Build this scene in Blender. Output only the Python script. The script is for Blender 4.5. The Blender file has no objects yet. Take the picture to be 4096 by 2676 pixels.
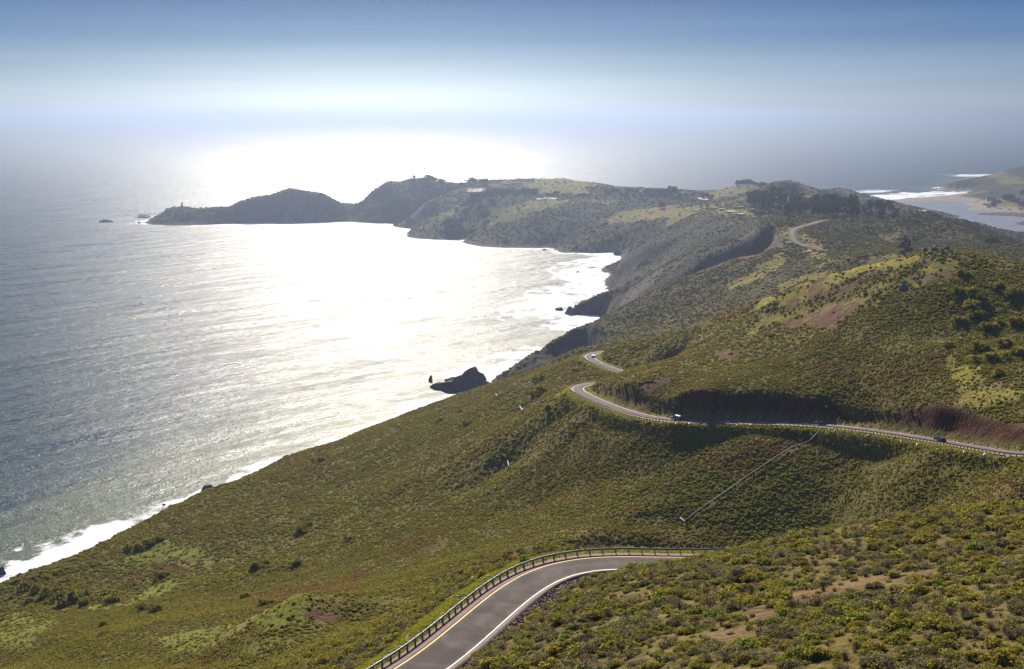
import bpy, bmesh, math, random
import numpy as np
from mathutils import Vector, Matrix
random.seed(7); np.random.seed(7)
C = bpy.context.scene
COL = C.collection
R = math.radians

# ------------------------------------------------------------------ camera, light, sky, exposure
CAM_Z, FPX, PITCH = 260.0, 5290.0, R(9.41)
cam_data = bpy.data.cameras.new('camera')
cam_data.sensor_width = 36.0
cam_data.lens = 36.0 * FPX / 4096.0
cam_data.clip_start = 0.5
cam_data.clip_end = 200000.0
cam = bpy.data.objects.new('camera', cam_data)
cam.location = (0, 0, CAM_Z)
cam.rotation_euler = (R(90) - PITCH, 0, 0)
COL.objects.link(cam)
C.camera = cam

SUN_EL, SUN_AZ = R(26.5), R(-5.5)          # azimuth measured from +Y towards +X
sd = Vector((math.sin(SUN_AZ) * math.cos(SUN_EL), math.cos(SUN_AZ) * math.cos(SUN_EL), math.sin(SUN_EL)))
sun_data = bpy.data.lights.new('sun', 'SUN')
sun_data.energy = 5.0
sun_data.angle = R(0.53)
sun_data.color = (1.0, 0.89, 0.73)
sun = bpy.data.objects.new('sun', sun_data)
sun.rotation_euler = (-sd).to_track_quat('-Z', 'Y').to_euler()
COL.objects.link(sun)

world = bpy.data.worlds.new('World')
C.world = world
world.use_nodes = True
wn, wl = world.node_tree.nodes, world.node_tree.links
wn.clear()
def WN(t, **k):
    n = wn.new(t)
    for a, b in k.items(): setattr(n, a, b)
    return n
wo = WN('ShaderNodeOutputWorld'); bg = WN('ShaderNodeBackground')
sky = WN('ShaderNodeTexSky', sky_type='NISHITA', sun_disc=False)
sky.sun_elevation = SUN_EL
sky.sun_rotation = SUN_AZ
sky.altitude = 260; sky.air_density = 1.0; sky.dust_density = 1.0; sky.ozone_density = 2.2
bg.inputs['Strength'].default_value = 0.12
# low marine haze bank: the sky pales towards the horizon, most of it under the sun
geo = WN('ShaderNodeTexCoord')
sep = WN('ShaderNodeSeparateXYZ'); wl.new(geo.outputs['Generated'], sep.inputs[0])
ramp = WN('ShaderNodeValToRGB'); wl.new(sep.outputs['Z'], ramp.inputs[0])
cr = ramp.color_ramp
cr.interpolation = 'EASE'
SKY_STOPS = [(p, tuple(x / 0.26 for x in c)) for p, c in [(0.0, (.30, .36, .47)), (0.012, (.31, .38, .50)), (0.035, (.20, .31, .49)), (0.06, (.075, .19, .41)), (0.09, (.025, .105, .31)), (0.3, (.045, .14, .37)), (1.0, (.06, .15, .40))]]
while len(cr.elements) < len(SKY_STOPS): cr.elements.new(0.5)
for e, (p, c) in zip(cr.elements, SKY_STOPS):
    e.position = p; e.color = (*[x / 5 for x in c], 1)
sc5 = WN('ShaderNodeVectorMath', operation='SCALE'); sc5.inputs['Scale'].default_value = 5.0
wl.new(ramp.outputs[0], sc5.inputs[0])
# glow towards the sun's azimuth, strongest low down
nrm = WN('ShaderNodeVectorMath', operation='NORMALIZE'); wl.new(geo.outputs['Generated'], nrm.inputs[0])
dv = WN('ShaderNodeVectorMath', operation='SUBTRACT'); wl.new(nrm.outputs[0], dv.inputs[0])
dv.inputs[1].default_value = (math.sin(R(-6.5)), math.cos(R(-6.5)), 0.0)
ds = WN('ShaderNodeVectorMath', operation='MULTIPLY'); wl.new(dv.outputs[0], ds.inputs[0]); ds.inputs[1].default_value = (1 / 0.17, 1.0, 1 / 0.028)
ln = WN('ShaderNodeVectorMath', operation='DOT_PRODUCT'); wl.new(ds.outputs[0], ln.inputs[0]); wl.new(ds.outputs[0], ln.inputs[1])
ex = WN('ShaderNodeMath', operation='MULTIPLY'); wl.new(ln.outputs['Value'], ex.inputs[0]); ex.inputs[1].default_value = -0.9
ex2 = WN('ShaderNodeMath', operation='EXPONENT'); wl.new(ex.outputs[0], ex2.inputs[0])
gl = WN('ShaderNodeVectorMath', operation='SCALE'); gl.inputs[0].default_value = (2.1, 2.1, 2.0)
wl.new(ex2.outputs[0], gl.inputs['Scale'])
dw = WN('ShaderNodeVectorMath', operation='MULTIPLY'); wl.new(dv.outputs[0], dw.inputs[0]); dw.inputs[1].default_value = (1 / 0.36, 1.0, 1 / 0.055)
lw = WN('ShaderNodeVectorMath', operation='DOT_PRODUCT'); wl.new(dw.outputs[0], lw.inputs[0]); wl.new(dw.outputs[0], lw.inputs[1])
ew = WN('ShaderNodeMath', operation='MULTIPLY'); wl.new(lw.outputs['Value'], ew.inputs[0]); ew.inputs[1].default_value = -1.0
ew2 = WN('ShaderNodeMath', operation='EXPONENT'); wl.new(ew.outputs[0], ew2.inputs[0])
gw = WN('ShaderNodeVectorMath', operation='SCALE'); gw.inputs[0].default_value = (0.6, 0.85, 0.55); wl.new(ew2.outputs[0], gw.inputs['Scale'])
add0 = WN('ShaderNodeVectorMath', operation='ADD'); wl.new(sc5.outputs[0], add0.inputs[0]); wl.new(gw.outputs[0], add0.inputs[1])
addv = WN('ShaderNodeVectorMath', operation='ADD'); wl.new(add0.outputs[0], addv.inputs[0]); wl.new(gl.outputs[0], addv.inputs[1])
mixs = WN('ShaderNodeMix', data_type='RGBA'); mixs.inputs[0].default_value = 0.985
wl.new(sky.outputs[0], mixs.inputs[6]); wl.new(addv.outputs[0], mixs.inputs[7])
# thin uneven veils in the haze
mpv = WN('ShaderNodeMapping'); mpv.inputs['Scale'].default_value = (2.2, 2.2, 45.0); mpv.inputs['Rotation'].default_value = (0.0, R(0.7), 0); wl.new(geo.outputs['Generated'], mpv.inputs[0])
nv = WN('ShaderNodeTexNoise'); nv.inputs['Scale'].default_value = 2.0; nv.inputs['Detail'].default_value = 5; nv.inputs['Roughness'].default_value = 0.6; wl.new(mpv.outputs[0], nv.inputs['Vector'])
rv = WN('ShaderNodeMapRange'); wl.new(nv.outputs['Fac'], rv.inputs[0]); rv.inputs[1].default_value = 0.3; rv.inputs[2].default_value = 0.7; rv.inputs[3].default_value = 0.94; rv.inputs[4].default_value = 1.06
sv_ = WN('ShaderNodeVectorMath', operation='SCALE'); wl.new(mixs.outputs[2], sv_.inputs[0]); wl.new(rv.outputs[0], sv_.inputs['Scale'])
wl.new(sv_.outputs[0], bg.inputs[0]); wl.new(bg.outputs[0], wo.inputs[0])
C.view_settings.view_transform = 'Standard'
C.view_settings.look = 'None'
C.view_settings.exposure = 1.1
C.view_settings.gamma = 1.0
C.render.engine = 'CYCLES'
C.cycles.max_bounces = 5
C.cycles.diffuse_bounces = 2
C.cycles.glossy_bounces = 2
C.cycles.transmission_bounces = 3
C.cycles.transparent_max_bounces = 6
C.cycles.volume_bounces = 0
C.cycles.sample_clamp_indirect = 4.0

# ------------------------------------------------------------------ pixel helper: a sight line of the photograph -> a point of the place
cP, sP = math.cos(PITCH), math.sin(PITCH)
def ray(px, py):
    a = (px - 2048) / FPX; b = (1338 - py) / FPX
    return np.array([a, cP + b * sP, -sP + b * cP])
def at_z(px, py, z):
    r = ray(px, py); t = (z - CAM_Z) / r[2]
    return np.array([r[0] * t, r[1] * t, z])
def at_Y(px, py, Y):
    r = ray(px, py); t = Y / r[1]
    return np.array([r[0] * t, Y, CAM_Z + r[2] * t])
# ------------------------------------------------------------------ roads (centre lines in metres)
LANE = 2.65                                                     # half width of the asphalt between its edge lines
def smooth_path(pts, step=1.0, it=3):
    p = np.array(pts, float)
    for _ in range(it):                                         # Chaikin corner cutting
        q = np.empty((2 * len(p) - 2 + 2, p.shape[1]))
        q[0] = p[0]; q[-1] = p[-1]
        q[1:-1:2] = 0.75 * p[:-1] + 0.25 * p[1:]
        q[2:-1:2] = (0.25 * p[:-1] + 0.75 * p[1:])[:len(q[2:-1:2])]
        p = q
    d = np.r_[0, np.cumsum(np.linalg.norm(np.diff(p[:, :2], axis=0), axis=1))]
    s = np.arange(0, d[-1], step)
    return np.stack([np.interp(s, d, p[:, k]) for k in range(p.shape[1])], 1)
def normals(p):
    t = np.gradient(p[:, :2], axis=0); t /= np.linalg.norm(t, axis=1)[:, None]
    return np.stack([-t[:, 1], t[:, 0]], 1)                    # left of travel
def offset(p, o, dz=0.0):
    n = normals(p); q = p.copy(); q[:, :2] += n * o; q[:, 2] += dz
    return q
yel = [(1597, 2676), (1712, 2594), (1818, 2506), (1912, 2426), (1997, 2359), (2088, 2303), (2176, 2268), (2250, 2249), (2353, 2232), (2500, 2225), (2647, 2227)]
edge = np.array([at_z(x, y, 197.0) for x, y in yel])
edge = np.vstack([[-27.0, 116, 199.5], [-19.5, 131.0, 198.2], edge, [30, 184.5, 196.6], [45, 188, 195.6], [70, 198, 194], [100, 213, 191]])
edge[2:, 2] = np.interp(np.arange(len(edge) - 2), [0, 10, 14], [197.3, 196.9, 190.5])
edge[:, 2] = np.interp(edge[:, 0], [-27, -13, 22, 45, 70, 100], [199.0, 197.3, 196.9, 195.8, 194, 191])
near_edge = smooth_path(edge)
near_road = offset(near_edge, -LANE)
mid_ctrl = [at_Y(x, y, Y) for x, y, Y in [(4096, 1822, 385), (3940, 1797, 402), (3740, 1762, 430), (3500, 1724, 459), (3300, 1702, 482), (3150, 1692, 494), (3000, 1688, 502), (2850, 1686, 509), (2690, 1682, 518),
            (2590, 1668, 531), (2480, 1638, 555), (2400, 1607, 578), (2340, 1578, 600), (2313, 1563, 614), (2310, 1551, 626), (2335, 1541, 638), (2380, 1533, 648)]]
mid_ctrl += [np.array([58, 664, 125.5]), np.array([78, 682, 124]), np.array([88, 696, 123.2])]
mid_ctrl += [at_Y(x, y, Y) for x, y, Y in [(2560, 1500, 700), (2500, 1491, 706), (2430, 1470, 722), (2380, 1447, 742), (2358, 1430, 757), (2362, 1419, 772), (2395, 1409, 786)]]
mid_ctrl += [np.array([74, 812, 116]), np.array([105, 840, 114]), np.array([120, 880, 112])]
mid_ctrl = [np.array([110, 215, 190.0]), np.array([158, 240, 186]), np.array([205, 285, 178]), np.array([215, 340, 170]), np.array([190, 375, 163.5])] + mid_ctrl
mid_road = smooth_path(mid_ctrl)
far_ctrl = [np.array([330, 1330, 122.5]), np.array([306, 1370, 126])] + [at_Y(x, y, Y) for x, y, Y in [(3180, 968, 1405), (3170, 945, 1440), (3166, 926, 1480), (3178, 914, 1515), (3215, 903, 1560), (3262, 891, 1620)]] + [np.array([395, 1690, 128]), np.array([450, 1760, 124])]
far_road = smooth_path(far_ctrl, 3.0)
ROADS = [near_road, mid_road, far_road]

# ------------------------------------------------------------------ terrain: control points, (px, py, distance) or (x, y, z)
V = [ # foreground hill
 (4096,2676,85),(3400,2676,92),(2700,2676,103),(2250,2676,118),(3900,2500,98),(3200,2500,112),(2500,2560,120),(2300,2480,136),(2600,2300,152),(2300,2370,160),(3000,2350,138),(3400,2300,132),(3900,2300,120),
 (2920,2222,184),(3070,2190,182),(3220,2160,180),(3530,2090,175),(3800,2050,170),(4096,2017,165),(2700,2270,176),
 # outer shoulder of the near road and the slope below it
 (1520,2676,143.5),(1700,2520,156),(1850,2400,168),(1960,2310,178),(2060,2250,187),(2200,2205,193),(2400,2195,195),(1400,2676,158),(1480,2600,165),(1620,2500,172),(1760,2400,184),(1850,2320,198),(1950,2260,204),
 (1400,2620,205),(1400,2500,290),(1400,2380,395),(1700,2400,252),(1850,2300,250),(1000,2676,260),(600,2676,360),(0,2676,468),(0,2540,530),(600,2500,440),(1030,2480,400),(300,2560,470),
 # ravine bottom
 (0,2400,650),(250,2420,606),(430,2410,590),(1030,2375,530),(1400,2290,510),(1720,2230,498),(2048,2165,470),(2350,2150,438),
 # big mid slope below the mid road
 (3300,2140,420),(3300,1920,448),(4096,2000,350),(4096,1920,361),(3700,2060,388),(3700,1900,406),(2736,2094,447),(2580,2170,432),(2736,1900,476),(2700,1760,503),(3000,1760,487),(3300,1760,470),(3700,1815,420),(4096,1865,377),(3000,2000,448),(3500,2000,414),(2850,2030,450),
 (2400,1750,540),(2290,1695,572),(2240,1600,610),(2270,1540,635),(2036,1872,602),(2200,2000,520),(2048,1750,622),(1720,2000,600),(1463,1950,700),(1250,2150,618),(860,2150,662),(1500,2150,560),(1900,2080,540),
 (2100,1640,716),(2300,1500,700),(2310,1450,765),(1984,1590,840),(2200,1480,800),(1750,1780,730),(1400,1820,800),(1100,1980,745),(600,2250,655),
 (0,2335,668),(170,2290,668),(400,2190,705),(650,2057,745),(860,1945,800),(1150,1830,880),(1463,1721,950),(1700,1640,1010),(1945,1558,1075),(2100,1505,960),(2200,1465,900),(2327,1419,830),
 # cut banks above the mid road
 (2700,1608,519),(2800,1600,514),(3000,1606,508),(3200,1622,497),(3400,1668,478),(3550,1690,458),(3700,1690,438),(3950,1722,411),(4096,1742,396),(2500,1560,565),(2430,1545,600),
 # red-patched hill behind the mid road
 (2685,1437,640),(2926,1342,628),(3200,1273,605),(2800,1500,562),(3200,1500,526),(3200,1380,560),(2560,1470,640),(3000,1440,570),(3700,1400,496),(3700,1550,462),(3700,1150,556),(3450,1250,560),(3450,1100,598),(4096,1500,445),(4096,1250,520),(3950,1350,500),(4096,1620,420),
 (2800,1335,680),(2640,1390,720),(3000,1255,672),(2560,1440,735),
 (2440,1402,790),(2540,1372,775),(2670,1334,750),(2790,1290,722),(2908,1248,700),(3050,1195,675),(3185,1144,650),(3320,1095,634),(3442,1053,620),(3560,1030,612),(3680,1005,602),(3760,986,598),(3810,1000,596),(3925,1015,590),(4020,1040,583),(4096,1064,575),
 # next ridge, with the far road on its saddle
 (2100,1419,1325),(2200,1370,1335),(2292,1318,1340),(2350,1292,1350),(2408,1273,1370),(2500,1222,1395),(2605,1167,1420),(2731,1116,1450),(2850,1085,1465),(2958,1056,1480),(3060,1020,1460),(3160,988,1425),
 (2330,1385,1180),(2200,1440,1180),(2500,1330,1250),(2670,1290,1270),(2900,1190,1280),(3080,1120,1260),(3230,1060,1230),(3350,1000,1300),(3450,1020,1180),
 (3060,905,1560),(3100,935,1530),(3100,960,1500),(3120,900,1600),(3178,985,1385),(3250,950,1450),(3300,940,1480),(3350,915,1600),(3140,945,1465),
 # cliffs below the far road, headland with the concrete pads
 (2314,1213,1745),(2400,1185,1745),(2478,1163,1740),(2600,1100,1720),(2700,1040,1700),(2800,1007,1680),(2863,980,1650),(2951,962,1620),(3010,935,1600),(3060,900,1590),
 (2600,1140,1600),(2800,1060,1560),(2950,1010,1550),(3050,975,1520),
 (2429,1147,2000),(2453,1106,2030),(2482,1050,2060),(2503,1012,2080),(2559,976,2100),(2615,941,2120),(2673,906,2140),(2726,876,2150),(2800,841,2170),(2848,829,2180),(2930,829,2150),(3010,838,2080),(3075,872,1950),
 (2860,866,2050),(2960,868,1980),(3050,872,1930),(2700,1000,1970),(2600,1080,1910),(2520,1150,1890),(2800,940,1930),(2950,905,1880),(3060,895,1800),(2700,930,2080),(2600,1000,2010),
 # eucalyptus ridge
 (3120,870,1850),(3250,860,1880),(3400,880,1780),(3200,880,1760),(3500,870,1900),(3350,830,2150),(3100,830,2200),
 # round hill with the white platform
 (3657,846,1700),(3710,846,1700),(3620,858,1690),(3560,885,1660),(3500,915,1620),(3400,935,1560),(3739,848,1695),(3792,877,1660),(3839,895,1630),(3909,918,1590),(3985,939,1530),(4096,980,1440),
 (3700,905,1630),(3850,960,1500),(3650,975,1540),(4000,1010,1320),(3500,990,1400),
 # dark hill and low hills towards the beach
 (2901,803,2650),(2976,776,2680),(3027,748,2700),(3072,728,2700),(3115,725,2700),(3165,730,2710),(3203,743,2720),(3279,768,2750),(3400,796,2800),(3100,790,2500),(3000,812,2450),(3300,805,2600),(2860,822,2600),
 (3241,752,3400),(3329,745,3400),(3367,749,3400),(3400,767,3420),(3450,790,3480),(3490,803,3600),(3300,760,3250),
 (3456,803,2900),(3500,804,2900),(3540,810,2880),(3590,825,2800),(3560,845,2500),(3610,826,2550),(3650,822,2500),(3680,830,2480),(3704,843,2400),(3450,840,2500),
 # peninsula: spine
 (576,893,3265),(587,880,3285),(607,874,3285),(621,870,3285),(639,858,3290),(651,843,3290),(670,834,3290),(681,825,3290),(760,824,3290),(829,823,3295),(843,816,3300),(876,816,3300),(906,820,3310),(965,794,3330),(1018,781,3340),
 (1070,770,3350),(1118,747,3370),(1150,743,3380),(1188,740,3380),(1206,752,3380),(1235,754,3380),(1276,750,3380),(1300,765,3380),(1329,788,3385),(1353,805,3390),(1418,805,3400),(1447,797,3405),(1459,776,3410),(1479,756,3420),(1512,741,3430),
 (1541,722,3440),(1576,719,3450),(1629,712,3460),(1694,708,3470),(1780,722,3460),(1841,731,3450),(1909,731,3440),(1988,729,3440),(2100,720,3500),(2129,718,3520),(2188,716,3540),(2250,716,3540),(2303,720,3520),(2365,738,3450),(2409,744,3420),(2500,752,3380),(2600,756,3350),(2700,758,3330),(2780,764,3300),(2850,758,3300),(2934,742,3300),(3017,740,3280),
 # peninsula: near face
 (700,860,3240),(1000,850,3260),(1200,840,3290),(1400,850,3330),(1600,820,3280),(1700,800,3150),(1650,870,3120),(1550,860,3250),(1900,800,3020),(1900,880,2880),(2100,850,2850),(2300,800,2950),(2300,900,2700),(2500,850,2750),(2500,950,2560),(2700,800,2900),(2650,880,2600),(2100,780,3150),(1950,930,2780),(2150,950,2680),
 (2350,970,2560),(2300,760,3200),(2550,790,3080),(2800,800,2750),(1760,880,2960),
 # beach, lagoon shore and north headland
 (3789,763,4660),(3821,737,4690),(3847,719,4700),(3920,708,4720),(3996,703,4740),(4043,680,4800),(4096,664,4860),(3900,760,4500),(4000,740,4560),(4096,730,4550),
 (4000,790,4050),(4096,800,3900),(4096,850,3560),(3960,842,3640),(4000,858,3500),
]
CTRL = [at_Y(x, y, Y) for x, y, Y in V]
# ground just behind a crest falls away from it
CRESTS = [[(2440,1402,790),(2540,1372,775),(2670,1334,750),(2790,1290,722),(2908,1248,700),(3050,1195,675),(3185,1144,650),(3320,1095,634),(3442,1053,620),(3560,1030,612),(3680,1005,602),(3760,986,598),(3925,1015,590),(4020,1040,583),(4096,1064,575)],
 [(2292,1318,1340),(2408,1273,1370),(2500,1222,1395),(2605,1167,1420),(2731,1116,1450),(2850,1085,1465),(2958,1056,1480),(3060,1020,1460)],
 [(2400,1185,1745),(2478,1163,1740),(2600,1100,1720),(2700,1040,1700),(2800,1007,1680),(2863,980,1650),(2951,962,1620)],
 [(2503,1012,2080),(2559,976,2100),(2615,941,2120),(2673,906,2140),(2726,876,2150),(2800,841,2170),(2848,829,2180)],
 [(3560,885,1660),(3657,846,1705),(3710,846,1705),(3739,848,1695),(3792,877,1660),(3839,895,1630),(3909,918,1590),(3985,939,1530),(4096,980,1440)],
 [(2901,803,2650),(2976,776,2680),(3027,748,2700),(3072,728,2700),(3115,725,2700),(3165,730,2710),(3203,743,2720),(3279,768,2750)],
 [(3070,2190,182),(3220,2160,180),(3530,2090,175),(3800,2050,170),(4096,2017,165)],
 [(860,1945,800),(1150,1830,880),(1463,1721,950),(1700,1640,1010),(1945,1558,1075)]]
for L in CRESTS:
    k = 0.35 if L[0][2] < 200 else 0.42
    for x, y, Y in L:
        p = at_Y(x, y, Y); f = 1.035
        CTRL.append(np.array([p[0] * f, p[1] * f, p[2] - 0.035 * Y * (k + 0.08)]))
# shore line, water just below the surface: (px, py) seen on the water plane
for x, y in [(576,896),(620,899),(660,902),(800,900),(900,894),(1000,892),(1100,891),(1200,889),(1300,887),(1441,890),(1559,893),(1641,896),(1653,914),(1638,952),(1745,960),(1859,957),(1941,989),(2080,992),(2223,992),(2235,1010),(2340,1012),(2441,1010),(2476,1022),(2425,1150),(2440,1158)]:
    p = at_z(x, y, 0.0); p[2] = -1.0; CTRL.append(p)
for x, y in [(540,897),(560,905),(700,915),(900,908),(1100,905),(1300,900),(1500,905),(1620,915),(1600,955),(1750,975),(1900,1000),(2000,1010),(2200,1020),(2350,1035),(2450,1045),(2410,1130),(2390,1160),(2350,1190),(2290,1200),(2270,1240),(2330,1262),(2392,1262),(2300,1290),(2180,1340),
             (2060,1400),(1980,1480),(1900,1530),(1820,1600),(1650,1640),(1450,1700),(1300,1745),(1100,1820),(860,1915),(780,1985),(640,2020),(400,2150),(170,2250),(60,2290),(0,2310)]:
    p = at_z(x, y, 0.0); p[2] = -8.0; CTRL.append(p)
for x, y in [(0,1200),(500,1000),(1000,1000),(1500,1000),(1500,1400),(1000,1600),(500,1900),(0,2100),(2000,1250),(2200,1080),(1900,1060),(300,880),(520,870),(600,780),(0,780),(900,740),(1100,700),(1250,715),(1380,770),(1400,740),(1600,660),(2000,690),(2300,690),(2500,720),(2800,720),(3000,680),(3200,700),(3400,720),(3480,765),(3500,790),(3700,765),(3780,745),(3850,695),(4000,680),(4096,640),(3000,600),(1000,600)]:
    p = at_z(x, y, 0.0); p[2] = -25.0; CTRL.append(p)
for x, y in [(3750,850),(3800,840),(3720,832),(3780,825),(3830,825),(3850,850),(3900,870),(3950,900),(4050,920),(4096,925),(3870,850)]:   # lagoon bed
    p = at_z(x, y, 0.0); p[2] = -4.0; CTRL.append(p)
for x, y in [(3855,822),(3900,834),(3890,846),(3935,857),(4000,864),(4096,897)]:  # lagoon shore
    p = at_z(x, y - 3, 0.0); p[2] = 1.6; CTRL.append(p)
for z_, L_ in ((3.0, [(3530,806),(3565,804),(3610,801),(3655,798),(3700,795),(3750,790),(3800,785),(3850,780)]), (-1.2, [(3500,800),(3560,797),(3620,794),(3700,787),(3800,778),(3860,771)]), (-1.5, [(3640,818),(3700,812),(3750,812),(3800,811),(3860,812)]), (3.0, [(3660,803),(3740,801),(3820,800),(3870,800)]),
               (-6.0, [(3480,793),(3560,788),(3650,781),(3750,772),(3830,763)]), (-15., [(3700,745),(3760,735),(3560,770)]), (-25., [(3600,720),(3700,700),(3760,700),(3830,690),(3900,682),(3960,668),(3700,670),(3850,655),(3600,680),(4020,650),(4090,630),(3400,700),(3500,740)])):
    for x, y in L_:
        CTRL.append(at_z(x, y, 0.0) + np.array([0, 0, z_]))
# hidden ground, in metres
CTRL += [np.array(p, float) for p in [
 (0,0,257),(15,30,242),(-15,30,240),(40,60,227),(20,60,226),(-10,70,218),(0,100,208.5),(60,60,230),(-30,60,222),(-25,100,203),(-60,120,188),(-80,180,160),(-120,80,200),(-200,150,150),(-260,300,80),(-300,420,25),(-330,520,-4),(-380,420,-8),(-350,300,10),(-420,200,-5),(120,80,226),(100,30,244),(-80,0,235),(250,100,226),(-200,-20,200),
 (35,196,193),(60,205,190),(50,235,172),(0,240,170),(60,290,145),(100,340,135),(100,270,155),(150,300,150),(70,380,118),(40,420,107),(140,340,149),(0,330,140),(-50,300,148),(200,420,166),(260,330,190),(300,420,200),(260,520,205),
 (150,200,196),(110,190,203),(230,200,215),
 # behind the red-patched hill
 (80,870,100),(110,860,112),(150,850,122),(170,780,140),(200,730,160),(230,690,172),(270,680,178),(330,670,178),(130,1000,78),(190,950,90),(250,850,108),(330,800,118),(300,1000,100),(400,900,110),(440,780,140),(60,1050,45),(10,1120,15),(150,1150,55),(420,1100,115),(500,1250,118),(560,1000,150),
 (40,1250,10),(10,1330,-6),(60,1330,8),(-20,1180,-8),
 # behind the next ridges
 (100,1480,-2),(120,1560,8),(180,1520,50),(230,1540,70),(90,1620,-5),(120,1680,5),(70,1790,-6),(130,1800,8),(180,1820,25),(240,1800,50),(290,1790,70),(300,1740,100),(150,1900,10),
 (140,2200,-6),(180,2230,10),(230,2260,30),(300,2300,50),(370,2330,60),(460,2350,70),(560,2350,80),(500,2200,100),(560,2050,110),(650,1900,115),(600,1800,118),(640,2200,80),(720,2100,70),
 (560,1800,110),(620,1850,90),(700,1800,80),(800,1700,70),(700,2000,60),(850,2000,30),(900,2400,10),(800,2600,25),(640,2900,40),(700,3100,30),(760,3300,15),(860,3500,4),(500,2950,60),
 (560,3050,60),(650,3500,-8),(700,3650,-10),(640,3560,20),(720,3750,4),
 (900,3000,6),(1050,3300,3),(1300,3100,5),(1150,2700,10),(1000,2200,30),(800,1400,120),(700,1100,170),(900,1700,80),
 # back of the peninsula
 (-900,3340,-8),(-850,3360,-10),(-700,3380,-10),(-600,3460,-12),(-500,3470,-12),(-440,3440,-6),(-400,3430,-6),(-350,3520,30),(-300,3560,20),(-250,3620,-5),(-100,3650,-5),(50,3700,-5),(150,3640,-5),(250,3560,-5),(350,3520,-5),(450,3480,-5),(550,3450,-5),(60,3620,60),(-50,3580,40),(-470,3390,6),(-440,3385,20),(300,3440,40),(450,3400,50),
 (1900,4300,50),(2200,3500,40),(2400,5200,85),(1800,5800,-20),(1300,5200,-20),(1500,5100,-10),(2500,4000,120),(2200,2500,60),(1600,1900,100),
 (-600,100,-20),(-700,500,-25),(-900,1000,-25),(-1200,2000,-25),(-2000,3300,-25),(-1500,4500,-25),(0,5000,-25),(900,5200,-25),(-600,0,-10)]]
# roads hold the ground at their own level
ROAD_FLAT = []
for rd, st in ((near_road, 8), (mid_road, 16), (far_road, 10)):
    for p in rd[::st]: CTRL.append(p - np.array([0, 0, 0.25]))
CT = np.array(CTRL)
def warp(x, y):
    r = np.sqrt(x * x + y * y + 25.0)
    return np.stack([np.arctan2(x, np.maximum(y, -1e9) + 0.0), np.log(r)], -1)
Q = warp(CT[:, 0], CT[:, 1])
# drop near-duplicates
keep = []
for i in range(len(Q)):
    if all(np.sum((Q[i] - Q[j]) ** 2) > 0.0035 ** 2 for j in keep): keep.append(i)
CT, Q = CT[keep], Q[keep]
def kern(d2): return -np.sqrt(d2 + 0.00002)
n = len(Q)
A = np.zeros((n + 3, n + 3))
A[:n, :n] = kern(((Q[:, None] - Q[None]) ** 2).sum(-1)) - np.eye(n) * 0.0006
A[:n, n] = 1; A[:n, n + 1:] = Q; A[n, :n] = 1; A[n + 1:, :n] = Q.T
W = np.linalg.solve(A, np.r_[CT[:, 2], 0, 0, 0])
# coarse lattice in (azimuth, log distance), then bilinear look-up
TH = np.linspace(-0.75, 0.75, 400); LR = np.linspace(math.log(8), math.log(7000), 460)
g = np.stack(np.meshgrid(TH, LR, indexing='ij'), -1).reshape(-1, 2)
Z0 = np.empty(len(g))
for a in range(0, len(g), 20000):
    b = g[a:a + 20000]
    Z0[a:a + 20000] = kern(((b[:, None, 0] - Q[None, :, 0]) ** 2 + (b[:, None, 1] - Q[None, :, 1]) ** 2)) @ W[:n] + W[n] + b @ W[n + 1:]
Z0 = Z0.reshape(len(TH), len(LR))
THf = np.linspace(-0.75, 0.75, 900); LRf = np.linspace(math.log(8), math.log(7000), 1350)
ii, jj = np.meshgrid((THf - TH[0]) / (TH[1] - TH[0]), (LRf - LR[0]) / (LR[1] - LR[0]), indexing='ij')
def bil(G, i, j):
    i0 = np.clip(i.astype(int), 0, G.shape[0] - 2); j0 = np.clip(j.astype(int), 0, G.shape[1] - 2)
    fi = np.clip(i - i0, 0, 1); fj = np.clip(j - j0, 0, 1)
    return (G[i0, j0] * (1 - fi) * (1 - fj) + G[i0 + 1, j0] * fi * (1 - fj) + G[i0, j0 + 1] * (1 - fi) * fj + G[i0 + 1, j0 + 1] * fi * fj)
Z0 = bil(Z0, ii, jj); TH, LR = THf, LRf
# a triangulated surface through the same points keeps the smooth one from overshooting
from mathutils.geometry import delaunay_2d_cdt
corner = [(-0.8, 2.0), (0.8, 2.0), (0.8, 8.9), (-0.8, 8.9)]
vv = [Vector(q) for q in Q.tolist()] + [Vector(c) for c in corner]
vz = list(CT[:, 2]) + [240, 240, -25, -25]
dco, _, dfa, dorig, _, _ = delaunay_2d_cdt(vv, [], [], 0, 1e-7)
dz_ = [vz[o[0]] for o in dorig]
T0 = np.full(Z0.shape, np.nan)
for f in dfa:
    a, b, c = [np.array(dco[k]) for k in f]; za, zb, zc = [dz_[k] for k in f]
    lo = np.minimum(np.minimum(a, b), c); hi = np.maximum(np.maximum(a, b), c)
    i0, i1 = np.searchsorted(TH, [lo[0], hi[0]]); j0, j1 = np.searchsorted(LR, [lo[1], hi[1]])
    if i1 <= i0 or j1 <= j0: continue
    px_, py_ = np.meshgrid(TH[i0:i1], LR[j0:j1], indexing='ij')
    det = (b[0] - a[0]) * (c[1] - a[1]) - (c[0] - a[0]) * (b[1] - a[1])
    if abs(det) < 1e-12: continue
    l1 = ((px_ - a[0]) * (c[1] - a[1]) - (c[0] - a[0]) * (py_ - a[1])) / det
    l2 = ((b[0] - a[0]) * (py_ - a[1]) - (px_ - a[0]) * (b[1] - a[1])) / det
    m = (l1 >= -1e-9) & (l2 >= -1e-9) & (l1 + l2 <= 1 + 1e-9)
    T0[i0:i1, j0:j1][m] = (za + l1 * (zb - za) + l2 * (zc - za))[m]
T0 = np.where(np.isnan(T0), Z0, T0)
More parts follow.
